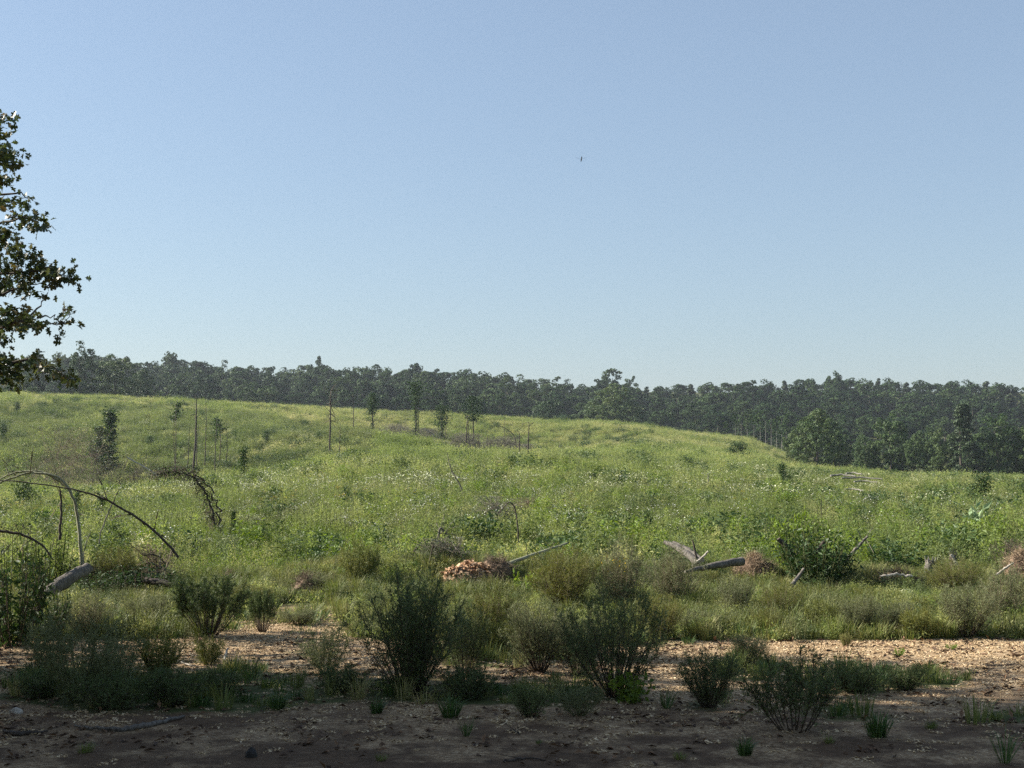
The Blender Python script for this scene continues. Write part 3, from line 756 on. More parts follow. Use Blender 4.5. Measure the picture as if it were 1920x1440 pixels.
def build_forest():
    P = {}
    P['round'] = [tree_pair(300 + k, 16, 5.0, 110, 44, .58, z0=.0, lobf=(.15, .27)) for k in range(5)]
    P['open'] = [tree_pair(310 + k, 16, 4.6, 90, 48, .50, 'open', z0=.02, lobf=(.13, .24)) for k in range(3)]
    P['cone'] = [tree_pair(320 + k, 16, 3.3, 60, 50, .50, 'cone', 'conifer', z0=.06) for k in range(2)]
    P['tall'] = [tree_pair(330 + k, 16, 3.6, 90, 44, .55, 'tall', z0=.0, lobf=(.17, .30)) for k in range(3)]
    P['fine'] = [tree_pair(340 + k, 12, 4.4, 150, 80, .30, 'open', 'edge', lobf=(.11, .22), z0=-.05) for k in range(4)]
    P['finecone'] = [tree_pair(345, 14, 3.6, 120, 80, .30, 'cone', 'conifer', z0=.04, lobf=(.2, .34))]
    P['sparse'] = [tree_pair(350 + k, 12, 1.7, 16, 30, .40, 'tall', 'forest', 'palebark', .10, z0=.45, lobf=(.22, .4), nl=4) for k in range(3)]
    P['bare'] = [tree_pair(360 + k, 12, 1.3, 5, 18, .35, 'tall', 'forest', 'palebark', .10, z0=.55, lobf=(.3, .5), nl=7) for k in range(2)]
    R = random.Random(4)
    def pick(): 
        q = R.random()
        return R.choice(P['round']) if q < .6 else R.choice(P['open']) if q < .8 else R.choice(P['tall']) if q < .95 else R.choice(P['cone'])
    cnt = 0
    SEC = [(330, 'over the left hillside'), (560, 'over the row of dead poles'), (860, 'over the vine covered snags'), (1080, 'over the grey brush'),
           (1300, 'around the tallest skyline tree'), (1500, 'over the thin pale trunks'), (1740, 'over the large corner tree'), (9999, 'over the pointed evergreen')]
    def which(u, pr, where):
        look = next(k for k, v in P.items() if pr in v)
        look = {'round': 'round crowned', 'open': 'open crowned', 'tall': 'slim crowned', 'cone': 'pointed', 'fine': 'bushy', 'finecone': 'pointed'}[look]
        return look + ' tree ' + where + ', ' + next(t for b, t in SEC if u < b)
    rows = [  # D, spacing px, drop below the skyline, jitter, u range, label, group
        (575, 28, 3, 4, -260, 2180, 'on the skyline of the far ridge', 'skyline trees of the far ridge'),
        (520, 36, 15, 7, -220, 2140, 'just below the far skyline', 'trees on the upper ridge slope'),
        (465, 42, 33, 9, -200, 2120, 'halfway down the far wooded slope', 'trees on the middle ridge slope'),
        (412, 46, 56, 11, -180, 2100, 'at the forest edge beyond the crest', 'trees along the forest edge'),
        (372, 50, 82, 10, 1060, 2100, 'low on the right hand wooded slope', 'trees low on the right slope'),
    ]
    for D, sp, drop, jit, u0, u1, lab, grp in rows:
        u = u0
        while u < u1:
            Dj = D + R.uniform(-16, 16); x, y = at(u, Dj)
            v = np.interp(u, UT, VT) + drop * (.8 + .4 * (u > 1250)) + R.uniform(-jit, jit)
            H = ztop(v, Dj) - gz(x, y)
            if H > 3:
                H = min(H, 27)
                pr = pick(); put_tree(pr, 16, which(u, pr, lab), x, y, H, R.uniform(1.05, 1.4) * (1.15 if D > 500 else 1) * (16 / max(H, 9)) ** .55, 'forest_tree', grp); cnt += 1
            u += sp * R.uniform(.75, 1.25)
    for D, sp, v0, jit, u0, u1 in ((318, 60, 808, 16, 1490, 2080), (280, 66, 832, 14, 1500, 2060)):
        u = u0
        while u < u1:
            x, y = at(u, D + R.uniform(-12, 12)); H = ztop(v0 + R.uniform(-jit, jit), y) - gz(x, y)
            pr = R.choice(P['fine'] + P['round'][:2]); put_tree(pr, 14, which(u, pr, 'just behind the near tree line') , x, y, H, R.uniform(.9, 1.2), 'forest_tree', 'trees behind the near right tree line'); cnt += 1
            u += sp * R.uniform(.8, 1.2)
    # trees one can single out
    def one(u, D, v, pr, H0, lab, w=1.0, name='leafy_tree', vb=None):
        x, y = at(u, D); put_tree(pr, H0, lab, x, y, ztop(v, D) - gz(x, y), w, name)
    one(1150, 545, 686, P['tall'][0], 16, 'tallest tree on the central skyline, standing up above the dip in the ridge', 1.15)
    one(1128, 540, 700, P['open'][0], 16, 'shorter tree against the left side of the tallest skyline tree', .8)
    one(1185, 548, 704, P['open'][1], 16, 'shorter tree against the right side of the tallest skyline tree', .8)
    one(1567, 560, 692, P['round'][0], 16, 'round topped tree poking above the right hand skyline', .7)
    one(598, 560, 667, P['open'][1], 16, 'pointed tree poking above the skyline over the left pair of dead poles', .8)
    one(780, 560, 672, P['tall'][1], 16, 'narrow tree poking above the skyline over the vine covered snag', .8)
    one(318, 560, 655, P['tall'][2], 16, 'narrow tree poking above the left skyline beside the nearer dark trees', .8)
    one(150, 330, 641, P['open'][2], 16, 'tall open crowned tree with a clumpy top above the left hill crest', .95)
    one(215, 335, 664, P['fine'][0], 12, 'broad dark tree right of the tall open crowned one above the left hill crest', 1.15)
    one(262, 345, 690, P['fine'][1], 12, 'smaller dark tree ending the nearer group on the left crest', 1.0)
    one(70, 330, 648, P['cone'][0], 16, 'pointed conical tree rising behind the lowest oak branch', .9, 'conical_tree')
    one(30, 325, 690, P['fine'][2], 12, 'low bushy tree at the left edge behind the oak branch', 1.2)
    one(1145, 385, 722, P['fine'][3], 12, 'big round bluish tree standing forward of the forest below the tallest skyline tree', 1.5)
    one(1030, 392, 742, P['fine'][0], 12, 'dark round tree left of the big bluish round tree at the forest edge', 1.2)
    one(1530, 233, 764, P['fine'][1], 12, 'large dark leafy tree at the corner of the field where the hill crest ends', 1.15)
    one(1492, 238, 800, P['fine'][2], 12, 'lower bushy tree against the left side of the large corner tree', .9)
    one(1572, 240, 808, P['fine'][3], 12, 'lower bushy tree against the right side of the large corner tree', .95)
    one(1668, 246, 775, P['fine'][0], 12, 'greyish leafy tree midway along the near tree line', .95)
    one(1622, 244, 815, P['fine'][2], 12, 'small pale leafy tree in the gap beyond the large corner tree', .9)
    one(1715, 242, 812, P['fine'][1], 12, 'rounded tree just left of the tall pointed evergreen', .85)
    one(1805, 236, 750, P['finecone'][0], 14, 'tall pointed evergreen, highest of the near tree line on the right', 1.15, 'conical_tree')
    one(1762, 240, 806, P['fine'][3], 12, 'small leafy tree tucked against the left foot of the pointed evergreen', .9)
    one(1872, 238, 778, P['fine'][2], 12, 'broad leafy tree right of the pointed evergreen', 1.1)
    one(1935, 235, 790, P['fine'][0], 12, 'leafy tree cut by the right edge of the photo in the near tree line', 1.1)
    one(1995, 238, 785, P['fine'][1], 12, 'leafy tree of the near tree line just beyond the frame on the right', 1.1)
    # pale thin trunks at the end of the crest
    lab = ['', '']
    for k, (u, v, b) in enumerate([(1378, 772, 0), (1390, 778, 1), (1402, 768, 0), (1413, 776, 1), (1424, 764, 0), (1436, 774, 1), (1446, 768, 1), (1456, 778, 0), (1466, 766, 1), (1474, 772, 0), (1362, 786, 0)]):
        D = 300 + (k * 37) % 30; x, y = at(u, D)
        put_tree(P['bare' if b else 'sparse'][k % 2], 12, 'thin pale trunked tree in the sparse grove above the end of the crest', x, y, ztop(v, D) - gz(x, y), 1.0, 'thin_tree', 'thin pale trunked trees at the end of the crest')
    # low growth at the far crest
    for k, (u, v, lab) in enumerate([(60, 735, 'dark low bush on the left end of the hill crest'), (15, 738, 'rounded bush at the left edge on the hill crest')]):
        x, y = at(u, 280); put_tree(P['fine'][k], 12, lab, x, y, 2.6, 1.6, 'bush', cat='bush')
    print('forest trees', cnt)
# ---------------------------------------------------------------- the oak at the left and the trees that shade the pad
OAKLEAF = np.array([(0, 0), (.18, .06), (.26, .24), (.38, .28), (.42, .10), (.55, .40), (.70, .42), (.70, .14), (.85, .22), (1, 0)])
def oak_leaves(g, P, D, L_, N, tint):
    n = len(P); up_ = OAKLEAF; lo = OAKLEAF[1:-1][::-1] * [1, -1]
    O = np.vstack([up_, lo]); k = len(O)
    Sd = nrm(np.cross(D, N)); Nn = nrm(np.cross(Sd, D))
    L_ = np.broadcast_to(L_, (n,))
    bend = -(O[:, 0] ** 2) * .18 + np.abs(O[:, 1]) * .25
    V = P[:, None] + (D[:, None] * O[None, :, :1] + Sd[:, None] * O[None, :, 1:2] * .85 + Nn[:, None] * bend[None, :, None]) * L_[:, None, None]
    g.add(V.reshape(-1, 3), np.arange(n * k).reshape(n, k), np.repeat(tint, k), 0)

def build_oaks():
    global rng
    rng = np.random.default_rng(77)
    base = np.array([-11.5, 16.6, 0.0]); base[2] = gz(base[0], base[1])
    o = thing('oak_tree', 'oak reaching in from the left edge, its lobed leaves dark against the sky', 'tree', tuple(base))
    gt = G(); gl = G()
    top = np.array([.3, .3, 9.8])
    tr = curve([(0, 0, -.4), (.1, 0, 2.5), (0, .2, 5), (.2, .3, 8.0), top], 4)
    tube(gt, tr, [.36, .28, .22, .15, .05], 9, .5, 0, .06)
    def P3(u, v, D): r = ray(u, v); return np.array([r[0] * D, D, CAM_Z + r[2] * D]) - base
    # foliage seen in the photograph: place, size (in px of the photo), leaves
    seen = [(8, 222, 18, 60), (-15, 240, 30, 120), (22, 282, 18, 75), (2, 300, 28, 150), (-20, 290, 30, 130), (5, 335, 20, 60), (-15, 370, 30, 130), (0, 385, 16, 40),
            (52, 372, 12, 16), (40, 385, 14, 22), (62, 412, 22, 80), (40, 408, 18, 45), (72, 425, 14, 30), (10, 440, 26, 120), (-20, 450, 30, 130), (30, 470, 24, 90), (8, 500, 26, 100), (55, 488, 24, 90),
            (85, 505, 24, 110), (112, 515, 20, 85), (135, 522, 16, 45), (60, 515, 24, 95), (30, 525, 24, 80), (0, 535, 26, 90), (-25, 520, 36, 160), (100, 535, 16, 28), (50, 548, 20, 30), (78, 556, 14, 16),
            (15, 585, 20, 60), (45, 600, 24, 95), (25, 612, 20, 50), (0, 600, 28, 90), (80, 615, 18, 40), (62, 598, 16, 35), (128, 588, 14, 20), (135, 605, 12, 16), (118, 606, 13, 18), (112, 632, 12, 14), (130, 580, 10, 10), (5, 635, 20, 36), (20, 650, 10, 8),
            (5, 685, 26, 110), (28, 690, 22, 80), (-20, 690, 34, 150), (60, 680, 16, 40), (85, 690, 20, 60), (105, 698, 16, 45), (125, 708, 14, 36), (140, 712, 10, 16), (15, 712, 24, 60), (70, 668, 10, 12), (-22, 590, 36, 150), (-30, 640, 34, 110)]
    for (u, v, sz, nl) in seen:
        D = 18.0 + rng.normal() * .45; c = P3(u, v, D); s_ = sz / F * D
        n = int(nl * .56)
        P = c + np.stack([rng.normal(size=n) * s_ * .55, rng.normal(size=n) * s_ * .9, rng.normal(size=n) * s_ * .38], 1)
        oak_leaves(gl, P, rdir(n, -.1), .085 + .05 * rng.random(n), rdir(n, .8), np.clip(rng.random(n) ** 1.3, 0, 1))
        # twig inside the clump
        segs(gt, c - [s_ * .9, rng.normal() * .2, s_ * .2], c + [s_ * .5, rng.normal() * .1, s_ * .1], .008, .003, .5)
    limbs = [[(-160, 320), (-60, 300), (20, 290)], [(-160, 470), (-40, 432), (40, 408), (66, 415)], [(-170, 560), (-40, 520), (50, 508), (135, 520)],
             [(-170, 600), (-20, 560), (40, 540), (80, 530)], [(-150, 640), (-30, 620), (45, 600), (75, 572), (90, 548)], [(45, 612), (80, 603), (112, 608), (132, 588)],
             [(70, 596), (95, 592), (118, 604)], [(-160, 760), (-40, 705), (55, 672), (85, 682), (140, 712)], [(-150, 400), (-30, 372), (30, 360), (52, 372)], [(-140, 250), (-30, 235), (10, 218)]]
    for L_ in limbs:
        D0 = 18.0; pts = [P3(u, v, D0 + .25 * rng.normal()) for u, v in L_]
        st = tr[np.argmin(np.abs(tr[:, 2] - (pts[0][2] - 1.2)))]
        small = L_[0][0] > 0
        tube(gt, curve(pts if small else [st] + pts, 4, .012), [.016, .010, .006, .004] if small else [.05, .028, .014, .005], 5, .5, 0, cap=False)
    # rest of the crown, beyond the left edge of the photo
    for k in range(230):
        t = rng.random(); z = 4.4 + 6.8 * t; rad = 4.3 * math.sqrt(max(.06, 1 - (abs(t - .45) / .6) ** 2))
        a = rng.random() * 6.283; q = rad * rng.random() ** .4
        c = np.array([q * math.cos(a) - .3, q * math.sin(a), z])
        w = c + base
        if w[1] > 5 and 960 + F * w[0] / w[1] > -70: continue
        n = 44; dd = rdir(n, .1)
        P = c + dd * (.62 * rng.random(n) ** .5)[:, None]
        leaves(gl, P, rdir(n), .13, .09, rdir(n, .6), rng.random(n) ** 1.3)
        if k % 3 == 0:
            st = tr[np.argmin(np.abs(tr[:, 2] - (c[2] - .8)))]
            tube(gt, curve([st, (st + c) / 2 + [0, 0, .15], c], 3), [.06, .01], 4, .5, cap=False)
    gl.build('crown', M['oak'], o); gt.build('trunk', M['bark'], o)

    # neighbours further left and towards the camera: outside the photo, they throw the shade on the pad; those behind the camera are added to block skylight
    rng = np.random.default_rng(78)
    g = G()
    crown_geo(g, 14, 4.6, 120, 80, .42, .22, 'round', 0, (.2, .32)); cm = g.mesh('crown', [M['oak']])
    g = G(); trunk_geo(g, 14, .3, .85, 8, 4.2, 8); tm = g.mesh('trunk', [M['bark']])
    for k, (x, y, H, w, lab) in enumerate(SHADE):
        t = thing('oak_tree', lab, 'tree', (x, y, gz(x, y)), k * 1.7, 'oaks left of the photo shading the pad')
        t.scale = (H / 14 * w, H / 14 * w, H / 14)
        link('crown', cm, t); link('trunk', tm, t)

# ---------------------------------------------------------------- feathery shrubs and small plants of the foreground
def shrub_mesh(seed, H, R, nst, per, nlf, LL, LW, mat, bare=.18, stem='twig', bush=.22, arch=.25, base_r=.05, up=.7, flat_top=False, sr=.006):
    """fine stems fanning out from the root, set with feathery twigs and slivers of leaf"""
    global rng
    rng = np.random.default_rng(seed)
    gs = G(); gf = G()
    a = rng.random(nst) * 6.283; rr = np.sqrt(rng.random(nst))
    out_ = np.stack([np.cos(a), np.sin(a), np.zeros(nst)], 1)
    ln = (.62 + .38 * rng.random(nst)) * (1 - .25 * rr ** 2 * (0 if flat_top else 1))
    B = out_ * (base_r * rr)[:, None]; B[:, 2] = -.03
    Tp = out_ * (R * rr * (.8 + .3 * rng.random(nst)))[:, None] + np.stack([np.zeros(nst), np.zeros(nst), H * ln], 1)
    Mi = B + (Tp - B) * .5 + out_ * (R * .12) * (1 if arch > 0 else 0) + np.stack([np.zeros(nst), np.zeros(nst), -H * arch * .12 * rr], 1) + rng.normal(size=(nst, 3)) * .02 * H
    K = 7; ts = np.linspace(0, 1, K)
    Q = [(1 - t) ** 2 * B + 2 * t * (1 - t) * Mi + t * t * Tp for t in ts]
    for k in range(K - 1):
        segs(gs, Q[k], Q[k + 1], sr * (1.05 - ts[k]), sr * (1.05 - ts[k + 1]), .4)
    t = bare + (1 - bare) * rng.random((nst, per)) ** .85
    tt = t[..., None]
    P = (1 - tt) ** 2 * B[:, None] + 2 * tt * (1 - tt) * Mi[:, None] + tt * tt * Tp[:, None]
    tan = nrm(2 * (1 - tt) * (Mi - B)[:, None] + 2 * tt * (Tp - Mi)[:, None])
    D = nrm(tan * up + rdir(nst * per, .25).reshape(nst, per, 3) * .8)
    sl = bush * H * (1.15 - .75 * t) * (.6 + .6 * rng.random((nst, per)))
    P = P.reshape(-1, 3); D = D.reshape(-1, 3); sl = sl.ravel(); m = len(P)
    E = P + D * sl[:, None]
    segs(gs, P, E, sr * .28, sr * .12, .6)
    n = m * nlf; q = rng.random((m, nlf)) * 1.05
    LP = (P[:, None] + D[:, None] * (sl[:, None] * q)[..., None]).reshape(-1, 3)
    LD = nrm(np.repeat(D, nlf, 0) * .7 + rdir(n, .25) * .8)
    ct = np.repeat(np.clip(rng.random(m) * .6, 0, 1), nlf)
    leaves(gf, LP, LD, LL * (.6 + .8 * rng.random(n)), LW * (.7 + .6 * rng.random(n)), None, np.clip(ct + .4 * rng.random(n), 0, 1))
    return gf.mesh('foliage', [M[mat]]), gs.mesh('stems', [M[stem]]), H, R

def put_shrub(pr, name, label, u, v, hpx, wpx=None, cat='shrub', group=None, rz=None, D=None):
    """stand a shrub with its foot at photo point (u, v), hpx pixels tall and wpx wide"""
    if D is None: x, y = hit(u, v)
    else: x, y = at(u, D)
    Hm = hpx / F * y if hpx > 0 else 0
    if D is not None: Hm = ztop(v - hpx, y) - gz(x, y)
    k = Hm / pr[2]; kw = k if wpx is None else (wpx / F * y) / (2 * pr[3])
    o = thing(name, label, cat, (x, y, gz(x, y)), random.random() * 6.28 if rz is None else rz, group)
    o.scale = (kw, kw, k)
    link('foliage', pr[0], o); link('stems', pr[1], o)
    return o

def leafy_mesh(seed, H, R, nst, nl, L_, W_, mat, stem='stem', base_r=.06, z0=.05, up=.35):
    """leafy broad stemmed weed bush"""
    global rng
    rng = np.random.default_rng(seed); gs = G(); gf = G()
    a = rng.random(nst) * 6.283; rr = np.sqrt(rng.random(nst)); out_ = np.stack([np.cos(a), np.sin(a), np.zeros(nst)], 1)
    B = out_ * (base_r * rr)[:, None]; B[:, 2] = -.03
    T = out_ * (R * rr)[:, None] + np.stack([np.zeros(nst), np.zeros(nst), H * (.6 + .4 * rng.random(nst)) * (1 - .2 * rr**2)], 1)
    Mi = (B + T) / 2 + out_ * (R * .1)
    segs(gs, B, Mi, .008 * H, .006 * H, .4); segs(gs, Mi, T, .006 * H, .003 * H, .5)
    t = z0 + (1 - z0) * rng.random((nst, nl)); tt = t[..., None]
    P = ((1 - tt) ** 2 * B[:, None] + 2 * tt * (1 - tt) * Mi[:, None] + tt * tt * T[:, None]).reshape(-1, 3)
    n = nst * nl; D = rdir(n, up); s_ = .6 + .7 * rng.random(n)
    off = D * (rng.random(n) * .12 * R)[:, None]
    segs(gs, P, P + off, .0015, .001, .6)
    leaves(gf, P + off, D, L_ * s_, W_ * s_, rdir(n, .9), np.clip(.5 * np.repeat(rng.random(nst), nl) + .5 * rng.random(n), 0, 1), 0, .06, .4)
    return gf.mesh('foliage', [M[mat]]), gs.mesh('stems', [M[stem]]), H, R

def sapling_mesh(seed, H, R, n, L_, W_, mat, stem='twig', z0=.15, nb=14, r=.022):
    """slim young tree: one stem, short limbs, leaves in clumps"""
    global rng
    rng = np.random.default_rng(seed); gs = G(); gf = G()
    pts = curve([(0, 0, -.1), (rng.normal() * .03 * H, rng.normal() * .03 * H, H * .5), (rng.normal() * .05 * H, rng.normal() * .05 * H, H * .97)], 5)
    tube(gs, pts, [r * H / 3, r * .25 * H / 3], 5, .5)
    for k in range(nb):
        t = z0 + (1 - z0) * (k + rng.random()) / nb; p = pts[int(t * (len(pts) - 1))]
        a = rng.random() * 6.283; l = R * (.5 + .6 * rng.random()) * (1.2 - .7 * t)
        e = p + [math.cos(a) * l, math.sin(a) * l, l * .6]
        tube(gs, [p, (p + e) / 2 + [0, 0, -.03], e], [r * .3, r * .1], 3, .5, cap=False)
        m = n // nb; q = rng.random(m)[:, None]
        P = p + (e - p) * (.25 + .85 * q) + rng.normal(size=(m, 3)) * R * .2
        lt = rng.random() * .5
        leaves(gf, P, rdir(m, .1), L_ * (.6 + .7 * rng.random(m)), W_ * (.6 + .7 * rng.random(m)), rdir(m, .6), np.clip(lt + .5 * rng.random(m), 0, 1), 0, .06, .4)
    return gf.mesh('foliage', [M[mat]]), gs.mesh('stems', [M[stem]]), H, R

def build_shrubs():
    A = {}
    A['fan'] = shrub_mesh(401, 1.2, .62, 85, 17, 13, .042, .0055, 'fennel', .10, arch=-.1, up=.95, bush=.22, base_r=.10)
    A['dome'] = shrub_mesh(402, .7, .52, 64, 20, 19, .032, .006, 'fennel', .5, 'twig', .20, .5, .06, .7, True)
    A['grey'] = shrub_mesh(403, .9, .46, 60, 17, 11, .036, .0055, 'fennel_grey', .25, 'twig', .24)
    A['wide'] = shrub_mesh(404, 1.05, .58, 62, 18, 12, .036, .0055, 'fennel', .28, 'twig', .24)
    A['haze'] = shrub_mesh(405, .9, .55, 70, 18, 12, .04, .0055, 'fennel_yellow', .12, 'rust', .25, up=.95)
    A['loose'] = shrub_mesh(406, .75, .42, 26, 16, 12, .04, .006, 'fennel_grey', .15, 'stem', .34)
    A['low'] = shrub_mesh(407, .4, .45, 46, 14, 11, .036, .006, 'fennel', .08, 'twig', .35)
    A['thin'] = shrub_mesh(408, .8, .42, 15, 40, 15, .036, .0065, 'fennel', .24, 'twig', .40, sr=.008, base_r=.12)
    A['brown'] = shrub_mesh(409, .85, .5, 66, 17, 10, .036, .0055, 'fennel_grey', .1, 'rust', .28)
    A['green'] = shrub_mesh(410, .6, .34, 40, 16, 11, .045, .007, 'grass', .05, 'stem', .3, up=1.1)
    A['yel'] = shrub_mesh(411, .45, .26, 30, 14, 10, .036, .006, 'fennel_yellow', .08, 'stem', .35)
    B = {}
    B['leafy'] = leafy_mesh(420, 1.3, .65, 60, 40, .10, .035, 'sapling', 'stem', .15)
    B['leafy2'] = leafy_mesh(421, 1.1, .6, 55, 36, .09, .035, 'bright', 'stem', .15)
    B['tallweed'] = leafy_mesh(422, 1.5, .5, 34, 46, .12, .022, 'weed', 'stem', .22, up=.1)
    B['broad'] = leafy_mesh(423, .45, .34, 22, 16, .075, .05, 'bright', 'stem', .08)
    B['darkbroad'] = leafy_mesh(424, .9, .5, 44, 34, .08, .03, 'sapling', 'twig', .15)
    B['pale'] = leafy_mesh(425, 1.0, .32, 8, 16, .22, .09, 'pale_leaf', 'stem', .06, .2)
    s = put_shrub
    # front row, in the shade
    s(A['fan'], 'feathery_shrub', 'largest dark feathery shrub fanning out in the middle of the foreground', 768, 1300, 238, 265)
    s(A['loose'], 'feathery_shrub', 'loose grey green shrub on the left, above the long fallen branch', 152, 1318, 172, 190)
    s(A['loose'], 'feathery_shrub', 'thin grey shrub behind the right shoulder of the loose grey green one on the left', 218, 1295, 130, 110)
    s(A['dome'], 'feathery_shrub', 'dark dome shaped shrub on bare stems before the fallen trunk', 392, 1192, 108, 165)
    s(A['dome'], 'feathery_shrub', 'small dark bare stemmed shrub touching the right side of the dome shaped one', 492, 1186, 78, 70)
    s(A['wide'], 'feathery_shrub', 'tall airy shrub with dark twigs, right of centre in the foreground', 1150, 1306, 222, 225)
    s(A['grey'], 'feathery_shrub', 'greyish bushy shrub between the big dark fan and the airy twiggy shrub', 1012, 1262, 148, 140)
    s(A['wide'], 'feathery_shrub', 'slender dark shrub leaning out of the right side of the largest fan shrub', 872, 1272, 150, 100)
    s(A['thin'], 'feathery_shrub', 'small tree like shrub on bare dark stems at the shade edge on the right', 1490, 1368, 160, 170)
    s(A['fan'], 'feathery_shrub', 'dense bushy shrub between the airy shrub and the one on bare stems', 1328, 1326, 118, 140)
    s(A['grey'], 'feathery_shrub', 'small grey shrub standing behind the shade edge, left of the one on bare stems', 1408, 1246, 62, 84)
    s(A['low'], 'feathery_shrub', 'low dark spreading shrub along the shade edge right of the bare stemmed shrub', 1600, 1300, 62, 150)
    s(A['low'], 'feathery_shrub', 'low dark spreading shrub farthest right along the shade edge', 1698, 1294, 50, 110)
    s(A['loose'], 'feathery_shrub', 'low straggling green shrub in front of the airy twiggy shrub', 1085, 1342, 66, 110)
    s(A['low'], 'feathery_shrub', 'low olive clump left of the straggling one, on bare chips', 992, 1345, 60, 90)
    s(A['yel'], 'feathery_shrub', 'pale green shrub in a patch of sun right of the grey shrub on the left', 298, 1270, 88, 105)
    s(A['yel'], 'feathery_shrub', 'small yellowish shrub in the sun between two pale sticks on the left', 392, 1248, 58, 66)
    s(A['loose'], 'feathery_shrub', 'open green shrub on bare chips left of the largest fan shrub', 610, 1262, 92, 130)
    s(A['low'], 'feathery_shrub', 'low dark shrub at the foot of the largest fan shrub, on its left', 640, 1296, 48, 120)
    s(A['low'], 'feathery_shrub', 'low dark shrub at the foot of the largest fan shrub, on its right', 880, 1310, 62, 130)
    s(A['low'], 'feathery_shrub', 'dark shady shrub under the loose grey green one on the left', 210, 1330, 66, 150)
    s(A['low'], 'feathery_shrub', 'dark shady shrub below the pale green shrub in the sun', 318, 1322, 72, 160)
    s(A['low'], 'feathery_shrub', 'dark shady shrub below the small yellowish shrub', 415, 1305, 52, 110)
    s(A['low'], 'feathery_shrub', 'low grey green shrub in the left corner beside the strip of sun', 78, 1308, 50, 110)
    s(A['yel'], 'feathery_shrub', 'yellow green shrub glowing in the gap right of the largest fan shrub', 930, 1230, 82, 96)
    s(B['broad'], 'leafy_plant', 'bright broad leaved plant at the foot of the airy twiggy shrub', 1184, 1318, 62, 90, 'plant')
    s(B['broad'], 'leafy_plant', 'small broad leaved seedling alone on the sunlit chips at the right', 1685, 1232, 16, 26, 'plant')
    s(B['broad'], 'leafy_plant', 'tiny broad leaved seedling at the back edge of the sunlit chips', 1783, 1218, 10, 26, 'plant')
    s(A['green'], 'leafy_plant', 'small bright green tuft plant at the back edge of the sunlit chips', 1587, 1212, 26, 26, 'plant')
    s(A['grey'], 'feathery_shrub', 'wispy grey green shrub filling the gap left of the airy twiggy shrub', 1085, 1268, 128, 130)
    s(A['haze'], 'feathery_shrub', 'soft yellow green shrub behind the gap between the two darkest middle shrubs', 925, 1196, 96, 120)
    s(A['haze'], 'feathery_shrub', 'soft yellow green shrub showing right behind the airy twiggy shrub', 1238, 1200, 88, 110)
    s(A['loose'], 'feathery_shrub', 'thin pale shrub at the left edge just above the strip of sun', 95, 1262, 120, 120)
    s(A['brown'], 'feathery_shrub', 'dull olive shrub between the leafy edge bush and the dome shaped shrub', 165, 1196, 86, 110)
    s(A['grey'], 'feathery_shrub', 'grey green shrub just left of the dome shaped shrub', 275, 1178, 70, 90)
    s(A['haze'], 'feathery_shrub', 'yellow green shrub in the strip above the sunlit chips, below the root ball', 1462, 1172, 78, 110)
    s(A['grey'], 'feathery_shrub', 'low grey green shrub above the chips between the two grey twiggy ones', 1678, 1188, 66, 100)
    # second row, in the sun
    s(A['haze'], 'feathery_shrub', 'hazy yellow green shrub right of the pile of orange chips', 1058, 1150, 132, 150)
    s(A['brown'], 'feathery_shrub', 'green shrub with yellow flowers showing at its heart, behind the airy shrub', 1165, 1150, 140, 130)
    s(A['brown'], 'feathery_shrub', 'dark brownish shrub in front of the leaning split log', 1262, 1142, 118, 120)
    s(A['grey'], 'feathery_shrub', 'grey rounded shrub in front of the grey log and its root ball', 1374, 1166, 92, 90)
    s(A['grey'], 'feathery_shrub', 'grey twiggy shrub at the back edge of the sunlit chips', 1608, 1192, 84, 84)
    s(A['yel'], 'feathery_shrub', 'low pale shrub left of the grey twiggy one by the sunlit chips', 1538, 1180, 56, 90)
    s(A['grey'], 'feathery_shrub', 'olive shrub with one dark stem near the white stick on the right', 1812, 1196, 108, 130)
    s(A['brown'], 'feathery_shrub', 'tall rusty green shrub at the right edge in front of the orange heap', 1888, 1176, 116, 130)
    s(A['haze'], 'feathery_shrub', 'hazy green shrub between the standing stump and the olive shrub', 1790, 1120, 72, 120)
    s(A['yel'], 'feathery_shrub', 'small shrub with one dark stem at the edge of the right hand chips', 1722, 1198, 62, 74)
    s(A['haze'], 'feathery_shrub', 'hazy round shrub behind the leaning dead trunk on the left', 220, 1112, 92, 110)
    s(A['green'], 'leafy_plant', 'tall bright green grassy clump behind the largest fan shrub', 672, 1112, 100, 90, 'plant')
    s(B['darkbroad'], 'leafy_bush', 'dark leafy bush on the heap right of the leaning dead trunk', 262, 1120, 66, 140, 'bush')
    s(B['darkbroad'], 'leafy_bush', 'dark leafy bush close against the right side of the leaning dead trunk', 192, 1126, 54, 110, 'bush')
    s(B['darkbroad'], 'leafy_bush', 'big shadowy leafy bush filling the left edge below the arched stems', 26, 1212, 190, 150, 'bush')
    s(B['darkbroad'], 'leafy_bush', 'dark leafy bush hugging the foot of the leaning dead trunk', 92, 1202, 96, 90, 'bush')
    s(B['leafy'], 'leafy_bush', 'large dark leafy bush hiding the crossed branches right of the root ball', 1532, 1112, 122, 165, 'bush')
    s(B['leafy2'], 'leafy_bush', 'bright leafy top growth above the large dark bush', 1500, 1084, 128, 120, 'bush')
    s(B['leafy2'], 'leafy_bush', 'bright green leafy bush behind the standing stump', 1770, 1062, 84, 130, 'bush')
    s(B['leafy2'], 'leafy_bush', 'bright green leafy bush at the right edge above the orange heap', 1862, 1052, 92, 110, 'bush')
    s(B['broad'], 'leafy_plant', 'bright broad leaved plant just right of the orange chip heap', 985, 1122, 56, 60, 'plant')
    s(A['green'], 'leafy_plant', 'bright green grassy plant below the grey log', 1322, 1108, 40, 60, 'plant')
    s(B['tallweed'], 'leafy_bush', 'tall drooping leafy weeds on the left under the arched stems', 88, 1112, 138, 110, 'bush')
